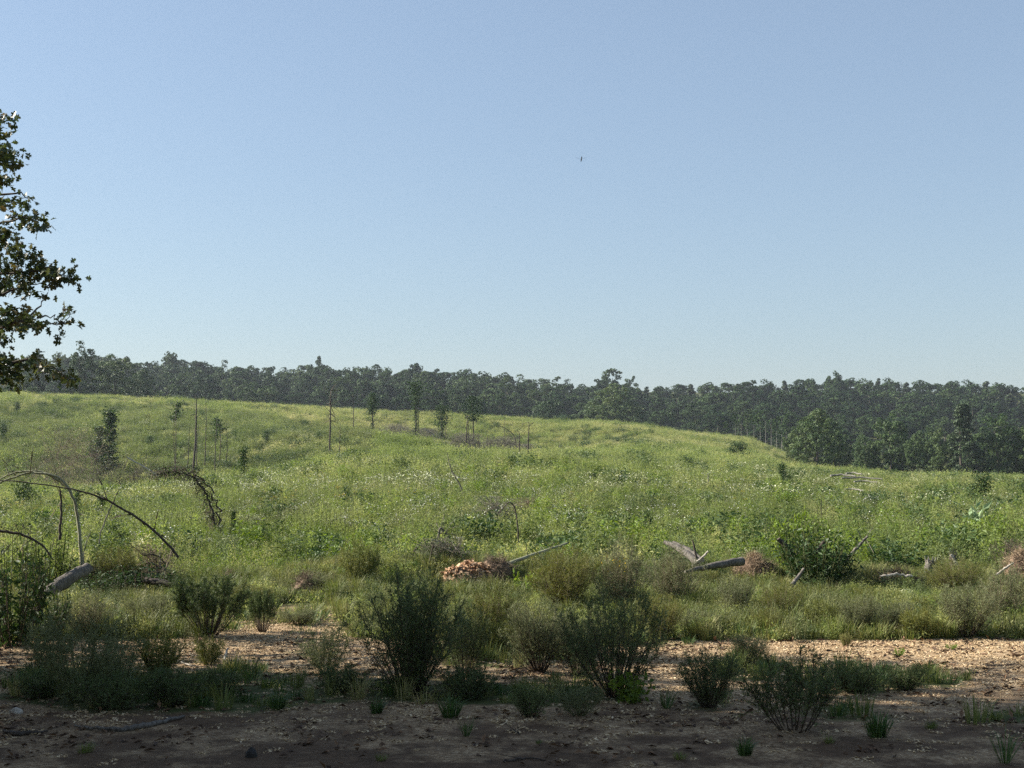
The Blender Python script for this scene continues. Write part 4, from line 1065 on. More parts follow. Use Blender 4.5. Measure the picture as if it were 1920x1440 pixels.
    s(B['tallweed'], 'leafy_bush', 'tall dark weeds at the left edge behind the shadowy bush', 18, 1120, 132, 120, 'bush')
    for k, (u, v, h, w, lab) in enumerate([
        (1640, 1142, 42, 90, 'soft green low shrub before the dark overturned root plate'), (1440, 1190, 52, 80, 'yellowish green low shrub at the left end of the sunlit chips'),
        (1300, 1190, 50, 90, 'soft green low shrub with a yellow bloom below the dark brownish shrub'), (1750, 1160, 44, 100, 'soft green low shrub just below the white stick'),
        (820, 1150, 50, 80, 'pale dry shrub just behind the top of the largest fan shrub'), (560, 1172, 34, 80, 'low mossy green shrub beside the small pale stick'),
        (1480, 1150, 56, 80, 'pale straw coloured low shrub under the large dark leafy bush'), (470, 1135, 40, 90, 'low bush above the dome shaped shrub, before the low berm'),
        (590, 1120, 52, 90, 'round green low bush on the low berm, left of centre')]):
        s(A[('yel', 'haze', 'grey')[k % 3]], 'feathery_shrub', lab, u, v, h, w)
    # pale flower mounds
    global rng
    for u, v, w, lab in ((1700, 1128, 40, 'larger pale cream flower mound right of the dark root plate'), (1662, 1122, 22, 'smaller pale cream flower mound below the dark root plate')):
        x, y = hit(u, v); R_ = w / F * y / 2; rng = np.random.default_rng(u)
        t = thing('flower_mound', lab, 'flowers', (x, y, gz(x, y) + .08))
        g = G(); n = 700; d = rdir(n, .5); d[:, 2] = np.abs(d[:, 2]); P = d * [R_, R_ * .7, R_ * .6] * (.9 + .12 * rng.random((n, 1)))
        leaves(g, P, rdir(n), .022, .02, nrm(d + .3 * rng.normal(size=(n, 3))), rng.random(n)); g.build('flower_heads', M['cream'], t)
        g = G(); segs(g, np.zeros((60, 3)) - [0, 0, .1], d[:60] * [R_, R_ * .7, R_ * .55] * .9, .003, .002); g.build('stems', M['stem'], t)
    # yellow flowers
    for u, v, lab in ((1155, 1062, 'cluster of small yellow flowers above the shrub right of centre'), (1296, 1146, 'single yellow bloom in the low green strip below the brownish shrub')):
        x, y = at(u, 21.5 if u < 1200 else 21.0); z = ztop(v, y); rng = np.random.default_rng(u); n = 34 if u < 1200 else 7
        t = thing('yellow_flowers', lab, 'flowers', (x, y, gz(x, y)))
        sp = .17 if u < 1200 else .05; C = rng.normal(size=(n, 3)) * sp * .6 + [0, 0, z - gz(x, y)]
        g = G(); leaves(g, np.repeat(C, 4, 0), rdir(n * 4, .3), .028, .018, rdir(n * 4, 1), None); g.build('petals', M['yellow'], t)
        g = G(); segs(g, C * [.3, .3, 0], C, .003, .0015); g.build('stems', M['stem'], t)

    # single grass tufts on the bare pad
    T1 = tuft(440, 130, .32, 'darkgrass', .10, .007, .75); T2 = tuft(441, 80, .22, 'grass', .12, .006, .9); T3 = tuft(442, 34, .45, 'darkgrass', .05, .006, 1.0)
    for me, u, v, h, lab in [
        (T1, 1396, 1416, 40, 'dense dark grass tuft on the shaded chips near the bottom edge'), (T1, 1645, 1382, 56, 'dark grass tuft right of the bare stemmed shrub'),
        (T1, 706, 1338, 34, 'dark grass tuft just below the left foot of the largest fan shrub'), (T1, 845, 1346, 48, 'broad grass tuft below the right foot of the largest fan shrub'),
        (T3, 875, 1382, 34, 'sparse spidery tuft of long blades on the open shaded chips'), (T2, 1275, 1424, 30, 'grey sparse tuft at the bottom edge left of the dense dark one'),
        (T2, 715, 1428, 26, 'small flat tuft at the bottom edge below the largest fan shrub'), (T2, 160, 1412, 38, 'faint green tuft in the bottom left corner'),
        (T3, 1885, 1432, 60, 'long bladed tuft at the bottom right corner'), (T2, 1870, 1352, 36, 'low wide tuft by the right edge in the shade'), (T2, 1745, 1368, 30, 'low wide tuft in the shade right of the dark grass tuft'),
        (T1, 520, 1330, 40, 'dark tuft on the chips between the left shrubs and the largest one'), (T2, 1010, 1395, 14, 'tiny dark tuft alone on the open shaded chips'),
        (T1, 60, 1300, 44, 'grass tuft beside the strip of sun at the left edge'), (T3, 1250, 1330, 40, 'spidery tuft between the airy shrub and the dense bushy one'), (T2, 1555, 1395, 26, 'faint tuft below the bare stemmed shrub')]:
        x, y = hit(u, v); o = link('grass_tuft', me, None, (x, y, gz(x, y))); k = h / F * y / .28
        o.scale = (k * 1.2, k * 1.2, k); o.rotation_euler = (0, 0, random.random() * 6.28); tag(o, lab, 'grass tuft')

    # saplings and bushes out in the field: foot hidden in the weeds
    SP = {}
    SP['col'] = sapling_mesh(450, 5.0, .55, 2600, .17, .10, 'sapling', nb=26, z0=.06)
    SP['oval'] = sapling_mesh(451, 2.4, .5, 1500, .11, .06, 'sapling', nb=18, z0=.12)
    SP['round'] = sapling_mesh(452, 1.6, .6, 1500, .10, .055, 'sapling', nb=18, z0=.05)
    SP['lime'] = sapling_mesh(453, 1.6, .7, 1700, .11, .06, 'bright', nb=18, z0=.05)
    SP['thin'] = sapling_mesh(454, 3.0, .35, 420, .10, .05, 'sapling', nb=10, z0=.72)
    for pr, u, D, vt, w, lab, nm in [
        ('col', 208, -880, 762, 46, 'tall narrow dark sapling with a split top on the left hillside', 'sapling'), ('col', 192, -872, 795, 40, 'shorter dark sapling against the left of the tall split topped one', 'sapling'),
        ('oval', 458, 84, 836, 34, 'leafy oval sapling standing right of the row of dead poles', 'sapling'), ('oval', 192, 47, 928, 32, 'dark oval sapling under the long arched stem on the left', 'sapling'),
        ('oval', 148, 46, 918, 22, 'thin dark sapling left of the oval one under the arches', 'sapling'),
        ('oval', 958, 84, 858, 32, 'dark sapling below the right end of the brush pile', 'sapling'), ('round', 1028, 78, 880, 24, 'small dark bush right of the dark sapling below the brush pile', 'bush'),
        ('oval', 1112, 66, 886, 32, 'dark upright sapling in the middle of the field right of centre', 'sapling'), ('round', 803, 43, 962, 36, 'dark leafy bush in the flowers left of centre', 'bush'),
        ('round', 650, 52, 938, 28, 'low dark bush in the flowers above the bright green clump', 'bush'), ('round', 678, 50, 944, 20, 'small dark bush right of the low one in the flowers', 'bush'),
        ('round', 1292, 92, 858, 50, 'wide dark bush on the field below the end of the hill crest', 'bush'), ('lime', 1474, 47, 926, 66, 'lime green leafy bush in the field below the large corner tree', 'bush'),
        ('oval', 1465, 70, 866, 30, 'dark green sapling in front of the corner of the field', 'sapling'), ('oval', 1134, 48, 932, 34, 'dark sapling in the weeds above the yellow green shrubs', 'sapling'),
        ('round', 1212, 38, 976, 26, 'small dark bush in the weeds above the leaning split log', 'bush'), ('oval', 1638, 50, 930, 22, 'thin dark sapling in the field right of the lime green bush', 'sapling'),
        ('round', 45, 58, 905, 60, 'dark spreading bush behind the arches at the left', 'bush'), ('round', 1840, 60, 890, 66, 'dark green bush on the right of the field before the tree line', 'bush'),
        ('round', 33, -772, 755, 20, 'small dark bush near the top of the left hillside', 'bush'), ('round', 8, -822, 795, 30, 'dark bush at the left edge of the hillside', 'bush'),
        ('thin', 410, -870, 776, 40, 'bent sapling with a one sided tuft right of the tallest dead pole', 'sapling'), ('round', 280, -838, 818, 26, 'faint dark bush on the hillside right of the split topped sapling', 'bush'),
        ('round', 498, -828, 808, 24, 'faint dark bush on the hillside between the poles', 'bush'), ('thin', 330, -872, 745, 34, 'leafy topped thin stem left of the tallest dead pole', 'sapling'),
        ('oval', 440, 38, 955, 22, 'small dark sapling right of the drooping vine arch', 'sapling'), ('round', 1385, -856, 830, 60, 'low dark spreading bush below the end of the hill crest', 'bush'),
        ('round', 1890, -880, 700 + 140, 40, 'dark bush at the right before the tree line', 'bush'), ('round', 215, 34, 1000, 60, 'soft dark bush in the weeds behind the leaning trunk', 'bush')]:
        if D < 0: D = hit(u, -D, .7)[1]
        x, y = at(u, D); p = SP[pr]; z = gz(x, y); H = max(ztop(vt, D) - z, .8)
        o = thing(nm, lab, nm if nm != 'sapling' else 'sapling', (x, y, z), random.random() * 6.28)
        kw = (w / F * D) / (2 * p[3] * 1.15); o.scale = (kw, kw, H / p[2])
        link('foliage', p[0], o); link('stems', p[1], o)
    x, y = at(1822, 38); o = thing('pale_leaved_plant', 'tall pale leaved plant standing in the field on the right', 'plant', (x, y, gz(x, y)))
    p = B['pale']; o.scale = (1.3, 1.3, (ztop(938, 38) - gz(x, y)) / 1.0); link('foliage', p[0], o); link('stems', p[1], o)

# ---------------------------------------------------------------- dead wood
def px_path(pts, D):
    """photo points (u, v[, depth]) -> places, at depth D unless given"""
    r = []
    for p in pts:
        d = p[2] if len(p) > 2 else D; q = ray(p[0], p[1]); r.append((q[0] * d, d, CAM_Z + q[2] * d))
    return np.array(r)

def stick(name, label, cat, pts, D, rad, mat, k=6, bump=.12, twigs=0, tl=.4, capmat=None, group=None, wob=.004, n=5):
    """a branch, pole or log along photo points; rad in metres"""
    P = px_path(pts, D); o0 = P[0].copy(); o0[2] = gz(o0[0], o0[1]) if P[0][2] < 1e9 else 0
    if group is None and twigs == 0 and capmat is None:
        g = G(); tube(g, curve(P - o0, n, wob), rad, k, .5, 0, bump); o = g.build(name, [M[mat]], None, tuple(o0)); return tag(o, label, cat)
    t = thing(name, label, cat, tuple(o0), 0, group)
    g = G(); pth = curve(P - o0, n, wob); tube(g, pth, rad, k, .5, 0, bump, True, 1 if capmat else None)
    g.build('stem', [M[mat]] + ([M[capmat]] if capmat else []), t)
    if twigs:
        g = G()
        for q in range(twigs):
            i = int(len(pth) * (.3 + .68 * rng.random())); i = min(i, len(pth) - 1); d = rdir(1, .3)[0]; l = tl * (.4 + rng.random())
            e = pth[i] + d * l; segs(g, [pth[i], (pth[i] + e) / 2], [(pth[i] + e) / 2, e + [0, 0, -.1 * l]], np.atleast_1d(rad)[-1] * .5 + .003, .002)
        g.build('twigs', M['greytwig' if mat in ('greywood', 'palebark') else 'twig'], t)
    return t

def mound(g, R, H, seed, flatx=1.0, k=20, mat=0):
    V = []; F_ = []
    for i in range(k // 2 + 1):
        ph = math.pi / 2 * i / (k // 2)
        for j in range(k):
            th = j * 2 * math.pi / k
            d = np.array([math.cos(th) * math.cos(ph), math.sin(th) * math.cos(ph), math.sin(ph)])
            s_ = .75 + .5 * float(fbm(d[0] * 2.2 + seed, d[1] * 2.2 + d[2] * 1.5, seed))
            V.append([d[0] * R * flatx * s_, d[1] * R * s_, d[2] * H * s_ - (.1 if i == 0 else 0)])
    for i in range(k // 2):
        for j in range(k): F_.append((i * k + j, i * k + (j + 1) % k, (i + 1) * k + (j + 1) % k, (i + 1) * k + j))
    g.add(V, F_, .5, mat, False); return np.array(V)

def fibres(g, V, n, L_, w, drop=.4, seed=1):
    r3 = np.random.default_rng(seed); i = r3.integers(0, len(V), n); P = V[i] + r3.normal(size=(n, 3)) * .02
    c = V.mean(0) * [1, 1, .3]; d = nrm(nrm(P - c) + r3.normal(size=(n, 3)) * .7 - [0, 0, drop]); l = L_ * (.4 + r3.random(n))[:, None]
    M_ = P + d * l * .5; E = M_ + nrm(d + r3.normal(size=(n, 3)) * .6 - [0, 0, drop]) * l * .5
    t = r3.random(n); segs(g, P, M_, w, w * .8, t); segs(g, M_, E, w * .8, w * .4, t)

def wad(name, label, cat, u, v, wpx, hpx, seed, mats=('soil', 'straw'), D=None, n=500, L_=.16, w=.003, parts=('soil_lump', 'roots'), flat_=.8):
    x, y = hit(u, v) if D is None else at(u, D)
    R_ = wpx / F * y / 2; H = hpx / F * y
    t = thing(name, label, cat, (x, y, gz(x, y)))
    g = G(); V = mound(g, R_, H, seed, 1.0, 22); V2 = V * [1, flat_, 1]; g.V[0] = V2; g.build(parts[0], M[mats[0]], t)
    g = G(); fibres(g, V2, n, L_, w, .3, seed); g.build(parts[1], M[mats[1]], t)
    return t, V2

def twig_heap(name, label, u, D, vt, wpx, seed, mat='greytwig', n=260, depth=1.0, sag=.6, cat='brush pile', leafy=None, group=None):
    """a tangle of dead twigs with a few thicker branches standing out of it"""
    global rng
    rng = np.random.default_rng(seed)
    if D < 0: D = hit(u, -D, .4)[1]
    x, y = at(u, D); z = gz(x, y); W_ = wpx / F * D / 2; H = max(ztop(vt, D) - z, .5)
    t = thing(name, label, cat, (x, y, z), 0, group)
    g = G(); P = rng.normal(size=(n, 3)) * [W_ * .45, W_ * .45 * depth, 0]; P[:, 0] = np.clip(P[:, 0], -W_, W_)
    P[:, 2] = H * rng.random(n) * np.exp(-(P[:, 0] / W_) ** 2 * 1.3) * .85
    L_ = H * (.3 + .5 * rng.random(n)); d = rdir(n, .25); E = P + d * L_[:, None]; E[:, 2] = np.clip(E[:, 2], 0, H)
    th = .0010 * D ** .75 * .25 + .003
    segs(g, P, E, th, th * .5, rng.random(n))
    m = n * 3; j = rng.integers(0, n, m); q = rng.random((m, 1)); A_ = P[j] + (E[j] - P[j]) * q; B_ = A_ + rdir(m, .2) * (L_[j] * .35)[:, None]; B_[:, 2] = np.clip(B_[:, 2], 0, H)
    segs(g, A_, B_, th * .5, th * .25, rng.random(m)); g.build('twigs', M[mat], t)
    for k in range(4):
        g = G(); a = rng.normal(size=2) * [W_ * .5, .2]; b = a + rng.normal(size=2) * [W_ * .5, .3]
        tube(g, curve([(a[0], a[1], -.1), ((a[0] + b[0]) / 2, a[1], H * .5), (b[0], b[1], H * (.6 + .3 * rng.random()))], 4, .01), [th * 3, th], 5, .5, 0, .1); g.build('branch', M['darkwood' if k % 2 else 'greywood'], t)
    if leafy:
        g = G(); m = 500; j = rng.integers(0, n, m); leaves(g, E[j] + rng.normal(size=(m, 3)) * .1 * H, rdir(m), leafy[1], leafy[1] * .55, rdir(m, .5)); g.build('leaves', M[leafy[0]], t)
    return t

def build_deadwood():
    global rng
    rng = np.random.default_rng(55)
    # leaning trunk on the left
    stick('leaning_dead_trunk', 'thick grey broken trunk leaning up out of the bushes on the left', 'dead trunk', [(40, 1170, 21.8), (82, 1122, 22.0), (120, 1092, 22.2), (166, 1064, 22.6)], 22, [.13, .115, .105, .09], 'greywood', 10, .1, 0, 0, 'darkwood', wob=.008)
    # arched saplings
    stick('arched_sapling', 'tallest pale arched stem curving over to the left edge', 'bent stem', [(156, 1078, 24.5), (152, 1040), (147, 980), (136, 930), (112, 898), (82, 888), (48, 888), (0, 905)], 24.5, [.034, .030, .026, .020, .014], 'greenbark', 7, .04, 8, .5, group='arched stems on the left')
    stick('arched_sapling', 'second pale stem of the arch, rising from the first and bending to the left edge', 'bent stem', [(132, 920, 24.6), (108, 900), (75, 884), (45, 884), (12, 892), (-30, 915)], 24.6, [.024, .018, .010], 'greenbark', 6, .04, 6, .3, group='arched stems on the left')
    stick('arched_sapling', 'long dark arched stem coming down to the right below the pale arch', 'bent stem', [(-60, 903, 23.6), (20, 902), (110, 913), (165, 925), (212, 944), (270, 980), (312, 1018), (334, 1045)], 23.6, [.008, .011, .016, .021, .024], 'darkwood', 7, .05, 10, .4, group='arched stems on the left')
    stick('arched_sapling', 'upright stem joining the long dark arch from below', 'bent stem', [(112, 1012, 23.8), (113, 985), (115, 955), (112, 918)], 23.8, [.026, .022, .014], 'darkwood', 6, .05, 5, .3, group='arched stems on the left')
    stick('dead_stalk', 'thin pale crooked stem hanging from the long dark arch', 'stem', [(186, 1020, 23.5), (190, 995), (203, 962), (210, 945)], 23.5, [.011, .012, .009], 'palebark', 5, .05, 3, .2)
    stick('dead_stalk', 'thin pale stem rising just right of the tallest arch foot', 'stem', [(157, 1075, 24.2), (158, 1028), (170, 998)], 24.2, [.012, .006], 'palebark', 5, .05, 3, .2)
    stick('drooping_stem', 'dark drooping stem hung with leaves at the left edge', 'bent stem', [(-40, 990, 22.5), (5, 996), (45, 1004), (78, 1022), (100, 1050)], 22.5, [.028, .022, .012], 'darkwood', 6, .05, 12, .5)
    stick('dead_stalk', 'short bowed stem in the weeds right of the long arch foot', 'stem', [(270, 1042, 24), (285, 1040), (300, 1046), (312, 1062)], 24, [.012, .008], 'darkwood', 5, .05, 3, .2)
    # vine draped arch
    P = px_path([(402, 1000), (400, 965), (388, 930), (368, 900), (340, 886), (312, 884), (288, 892)], 38)
    b = P[0].copy(); b[2] = gz(b[0], b[1]); t = thing('vine_draped_arch', 'dead bent sapling draped with dark vines, right of the arches', 'bent stem', tuple(b))
    g = G(); c = curve(P - b, 6, .02); c = np.vstack([[[0, 0, -.1]], c]); tube(g, c, [.035, .028, .012], 6, .5, 0, .1); g.build('stem', M['darkwood'], t)
    g = G(); c2 = c + rng.normal(size=c.shape) * .05 + [.16, 0, .0]; tube(g, c2, [.03, .01], 5, .5, 0, .1)
    j = rng.integers(0, len(c), 420); A_ = c[j] + rng.normal(size=(420, 3)) * [.10, .12, .10]; segs(g, A_, A_ + rdir(420, -.3) * .22, .008, .004, rng.random(420)); g.build('vines', M['twig'], t)
    g = G(); j = rng.integers(0, len(c), 420); leaves(g, c[j] + rng.normal(size=(420, 3)) * [.12, .14, .11], rdir(420), .065, .035, rdir(420)); g.build('leaves', M['sapling'], t)
    stick('dead_stalk', 'pale straight stick slanting out of the hillside above the vine draped arch', 'stem', [(238, 857, 60), (278, 880, 60), (296, 893, 60)], 60, [.03, .035], 'whitewood', 5, .05)

    # standing dead poles in the hollow and on the crest
    poles = [  # foot u, top u, top v, depth, radius, twigs, label
        (331, 329, 758, -876, 0.055, 12, 'thin pole with leaves on its top, leftmost of the row on the left hillside'),
        (362, 367, 748, -884, 0.130, 6, 'tallest and thickest dead pole of the group on the left hillside'),
        (371, 372, 795, -880, 0.055, 3, 'short thin pole tight against the right of the thickest pole'),
        (384, 385, 752, -876, 0.055, 4, 'thin straight pole a little right of the thickest pole'),
        (403, 406, 785, -884, 0.055, 4, 'thin pole under the one sided tuft'),
        (352, 355, 800, -876, 0.050, 3, 'short thin pole left of the thickest pole'),
        (424, 425, 800, -868, 0.050, 3, 'short faint pole right of the tufted one'),
        (617, 620, 732, -862, 0.100, 34, 'dead pole with a ragged twiggy top left of the centre of the hillside'),
        (637, 638, 800, -856, 0.050, 3, 'faint thin pole right of the ragged topped one'),
        (662, 661, 736, 190, .07, 6, 'bare pole standing on the fold of the hill'),
        (692, 691, 845, 88, .02, 2, 'very thin short pole in the flowers at centre left'),
        (873, 876, 780, -846, .10, 4, 'thick short dead pole at the left end of the grey brush'),
        (879, 878, 785, -846, .06, 3, 'second pole touching the thick one at the left end of the grey brush'),
        (897, 897, 812, -846, .06, 2, 'thin stub in the brush right of the pair of poles'),
        (913, 914, 820, -848, .07, 2, 'broken stub in the middle of the grey brush'),
        (918, 918, 818, -848, .06, 2, 'broken stub right beside the middle one'),
        (974, 974, 812, -853, .07, 2, 'short pole near the right end of the grey brush'),
        (990, 992, 792, -850, .08, 3, 'tall pole at the right end of the grey brush'),
        (944, 946, 778, 240, .05, 8, 'twiggy dead sapling behind the grey brush'),
        (1050, 1050, 826, 180, .04, 2, 'faint pale pole right of the grey brush'),
        (784, 785, 732, 196, .07, 5, 'bare pole touching the right side of the tall vine covered snag'),
        (838, 838, 760, 215, .05, 12, 'thin twiggy pole left of the leafy topped one'),
        (1540, 1539, 926, 40, .014, 2, 'very thin straight stem in the weeds on the right'),
        (1330, 1327, 888, 62, .035, 1, 'short pale dead stub in the field right of centre'),
    ]
    for u0, u1, v1, D, r_, tw, lab in poles:
        r_ = r_ * (1.1 if abs(D) > 60 else 1)
        if D < 0: D = hit(u0, -D, .7)[1]      # foot seen on the hillside
        x0, y0 = at(u0, D); z0 = gz(x0, y0); x1 = (u1 - 960) / F * D; z1 = ztop(v1, D) - z0
        t = thing('dead_pole', lab, 'dead pole', (x0, y0, z0))
        g = G(); c = curve([(0, 0, -.2), ((x1 - x0) * .45 + rng.normal() * .015 * z1, .05, z1 * .5), (x1 - x0, .1, z1)], 5, .012); tube(g, c, [r_, r_ * .75, r_ * .3], 6, .5, 0, .15); g.build('trunk', M['darkwood' if u0 != 1330 and u0 != 1050 else 'palebark'], t)
        if tw:
            g = G()
            for q in range(tw):
                i = int(len(c) * (.55 + .45 * rng.random())); i = min(i, len(c) - 1); d = rdir(1, .15)[0]; l = (.25 + .45 * rng.random()) * (1 if tw < 20 else 1.7)
                e = c[i] + d * l; segs(g, [c[i], (c[i] + e) / 2], [(c[i] + e) / 2, e + [0, 0, -.15 * l]], r_ * .3, r_ * .15, rng.random(2))
            g.build('twigs', M['twig'], t)
    # snags covered with vines
    for u, D, vt, w, vl, seed, lab in ((779, 190, 716, 22, 720, 1, 'tall vine covered snag left of centre, dark against the crest'), (698, 205, 738, 16, 740, 2, 'smaller vine covered snag left of the tall one'),
                               (828, 200, 760, 24, 730, 3, 'vine covered snag with a brownish head right of the tall one'), (887, 200, 744, 40, 745, 4, 'thin tree with a leafy yellowish head right of the vine covered snags')):
        rng = np.random.default_rng(600 + seed); x, y = at(u, D); z = gz(x, y); H = ztop(vt, D) - z; W_ = w / F * D / 2
        t = thing('vine_covered_snag', lab, 'snag', (x, y, z))
        g = G(); c = curve([(0, 0, -.2), (.05, .05, H * .5), (rng.normal() * .1, 0, H * .96)], 5, .03); tube(g, c, [.12, .09, .04], 6, .5, 0, .1); g.build('trunk', M['darkwood'], t)
        g = G(); n = 1500; tz = rng.random(n); tz = np.where(rng.random(n) < .5, .62 + .38 * tz, tz); wd = np.where(tz > .5, .85, .55) * W_ * (.7 + .6 * noise2(tz * 9, tz * 0, seed)); 
        if seed == 4: tz = .62 + .38 * rng.random(n); wd = W_ * np.sin((tz - .6) / .42 * math.pi) ** .6
        P = np.stack([rng.normal(size=n) * wd * .6, rng.normal(size=n) * wd * .6, tz * H], 1)
        leaves(g, P, rdir(n), .22 * (.6 + .6 * rng.random(n)), .15, rdir(n, .4)); g.build('vines', M['forest'], t)

    # brush: grey tangle in the fold of the hill, reddish tangle on the left
    for k, (u, D, vt, w, lab) in enumerate([(742, -815, 794, 96, 'grey brush tangle at the left end of the fold, below the vine covered snags'), (806, -828, 802, 96, 'grey brush tangle in the fold of the hill right of the tall snag'),
                                         (872, -842, 812, 100, 'grey brush tangle around the thick short pole'), (940, -850, 818, 110, 'darkest grey brush tangle among the broken stubs'), (985, -853, 832, 54, 'small brush tangle ending the pile on the right')]):
        twig_heap('brush_pile', lab, u, D, vt, w, 70 + k, 'greytwig', 620, .7)
    twig_heap('brush_pile', 'reddish grey dead tangle on the left hillside below the split topped sapling', 135, 128, 800, 190, 90, 'rust', 380, .5, leafy=('pale_weed', .13))
    twig_heap('brush_pile', 'dark dead tangle in the hollow left of the vine draped arch', 250, 128, 868, 110, 91, 'twig', 320, .5)
    twig_heap('brush_pile', 'grey wispy dead tangle in the field above the lying pole', 925, 40, 930, 60, 92, 'greytwig', 260, 1.0)
    twig_heap('brush_pile', 'small rusty dead tangle beside the foot of the thin upright stem, centre', 985, 44, 932, 50, 93, 'rust', 160, 1.0)
    twig_heap('brush_pile', 'dark dead tangle behind the orange chip heap', 825, 25.6, 1040, 120, 94, 'greytwig', 420, .6, leafy=('sapling', .05))
    twig_heap('brush_pile', 'dark tangle of branches around the leaning trunk on the left', 200, 24.6, 1062, 150, 95, 'twig', 320, .5, leafy=('sapling', .07))
    twig_heap('brush_pile', 'dead twiggy top in the weeds at the foot of the long dark arch', 292, 25, 1020, 60, 96, 'rust', 160, 1)
    twig_heap('brush_pile', 'dark twiggy tangle at the right edge above the orange heap', 1895, 26.5, 1010, 90, 97, 'twig', 200, 1)
    # thin dead saplings in the middle field
    stick('bent_sapling', 'thin dark sapling with a hooked top in the centre of the field', 'bent stem', [(973, 1030, 32), (971, 990), (966, 955), (956, 942), (945, 950), (936, 962)], 32, [.018, .016, .008], 'darkwood', 5, .05, 6, .4)
    stick('bent_sapling', 'broken pale and dark sapling among the white flowers left of centre', 'bent stem', [(872, 960, 52), (868, 925), (860, 905), (846, 880), (838, 848)], 52, [.03, .025, .012], 'greywood', 5, .05, 14, .7)
    stick('bent_sapling', 'short sapling leaning right with a dark leafy knot, left of centre', 'bent stem', [(856, 966, 50), (842, 945), (826, 935), (812, 938)], 50, [.02, .008], 'palebark', 5, .05, 8, .4)
    stick('bent_sapling', 'dark broken stem with shaggy twigs rising from the dead tangle', 'bent stem', [(822, 1040, 30), (823, 1010), (826, 990), (842, 1008)], 30, [.035, .028, .012], 'greywood', 6, .08, 16, .4)
    stick('bent_sapling', 'thin black stem rising left of the orange chip heap', 'bent stem', [(803, 1072, 25), (806, 1050), (812, 1022)], 25, [.016, .010], 'darkwood', 5, .05, 5, .2)
    stick('bent_sapling', 'pale arched dead stem in the brush between the snags', 'bent stem', [(822, 824, 200), (806, 810), (790, 804)], 200, [.09, .05], 'palebark', 5, .05)
    stick('bent_sapling', 'pale leaning dead stem in the grey brush near the thick short pole', 'bent stem', [(905, 842, 203), (896, 828), (884, 823)], 203, [.09, .05], 'palebark', 5, .05)
    stick('bent_sapling', 'dark arched stem over the right end of the grey brush', 'bent stem', [(968, 840, 208), (964, 818), (952, 806), (935, 798)], 208, [.07, .04], 'darkwood', 5, .05, 8, 1.0)
    # logs and sticks along the berm
    stick('lying_pole', 'long thin pale pole slanting up to the right from the orange chip heap', 'pole', [(940, 1062, 24.6), (990, 1044, 25.2), (1064, 1018, 26.0)], 25, [.038, .032, .018], 'greenbark', 7, .06, 4, .2)
    stick('log', 'grey log with a pale broken end pointing left from the root ball', 'log', [(1284, 1072, 23.6), (1310, 1066, 23.8), (1352, 1058, 24.0), (1392, 1052, 24.3)], 24, [.025, .04, .06, .075], 'greywood', 9, .08, 0, 0, 'whitewood')
    stick('log', 'weathered split log leaning down from the left to the root ball', 'log', [(1246, 1016, 25.6), (1275, 1030, 25.3), (1310, 1056, 24.9)], 25, [.03, .06, .075], 'greywood', 8, .15, 0, 0, 'whitewood')
    stick('log', 'thinner split log lying just above the weathered leaning one', 'log', [(1262, 1016, 25.9), (1290, 1032, 25.6), (1318, 1050, 25.2)], 25, [.025, .05, .04], 'greywood', 7, .15, 0, 0, 'whitewood')
    stick('stick', 'bleached stick crossing in front of the split logs', 'stick', [(1298, 1062, 24.2), (1314, 1048), (1328, 1034)], 24.2, [.018, .022, .018], 'whitewood', 6, .1)
    stick('stick', 'dark stick standing up among the split logs', 'stick', [(1308, 1056, 24.8), (1303, 1030), (1298, 1012)], 24.8, [.025, .012], 'darkwood', 5, .1)
    stick('branch_stub', 'dark thick broken branch slanting up on the left of the large leafy bush', 'branch', [(1492, 1044, 24.8), (1476, 1026), (1459, 1010)], 24.8, [.05, .045, .04], 'darkwood', 8, .08, 0, 0, 'darkwood')
    stick('branch', 'grey forked branch slanting up out of the right of the large leafy bush', 'branch', [(1582, 1056, 24.6), (1604, 1030), (1627, 1006)], 24.6, [.04, .03, .018], 'greywood', 7, .08, 5, .25)
    stick('branch', 'short dark branch showing through the top of the large leafy bush', 'branch', [(1530, 1040, 24.4), (1546, 1014)], 24.4, [.04, .035], 'darkwood', 7, .08)
    stick('branch', 'pale grey branch slanting down at the left foot of the large leafy bush', 'branch', [(1484, 1098, 22.6), (1496, 1082), (1508, 1066)], 22.8, [.035, .028, .022], 'greywood', 7, .08)
    stick('stick', 'bleached stick lying in the straw below the large leafy bush', 'stick', [(1436, 1118, 21.9), (1452, 1126, 21.6), (1464, 1131, 21.4)], 21.6, [.012, .018, .014], 'whitewood', 5, .1)
    stick('stick', 'bleached flat stick lying on the right below the pale flower mounds', 'stick', [(1762, 1139, 21.6), (1785, 1142, 21.4), (1808, 1145, 21.2)], 21.4, [.02, .028, .018], 'whitewood', 6, .25)
    stick('stick', 'pale stick lying across the green strip at the right edge', 'stick', [(1868, 1078, 24.4), (1884, 1066), (1900, 1056)], 24.4, [.02, .02, .016], 'whitewood', 6, .1)
    stick('stick', 'upright pale stick behind the standing stump', 'stick', [(1802, 1068, 25.3), (1790, 1052), (1783, 1040)], 25.3, [.016, .020, .028], 'whitewood', 6, .1)
    stick('log', 'thin dark log lying in the weeds right of the tangle on the left', 'log', [(272, 1088, 23.4), (300, 1092, 23.3), (332, 1098, 23.2)], 23.3, [.05, .06, .05], 'darkwood', 8, .1, 0, 0, 'greywood')
    stick('stick', 'small white stick lying on the bare ground left of the largest shrub', 'stick', [(562, 1138, 22.0), (580, 1137, 22.0), (604, 1138, 22.0)], 22, [.01, .014, .008], 'whitewood', 5, .15)
    stick('stick', 'short bleached stick standing askew in the sun on the left', 'stick', [(420, 1238, 16.0), (424, 1226, 16.2), (427, 1216, 16.3)], 16, [.012, .014, .010], 'whitewood', 6, .1)
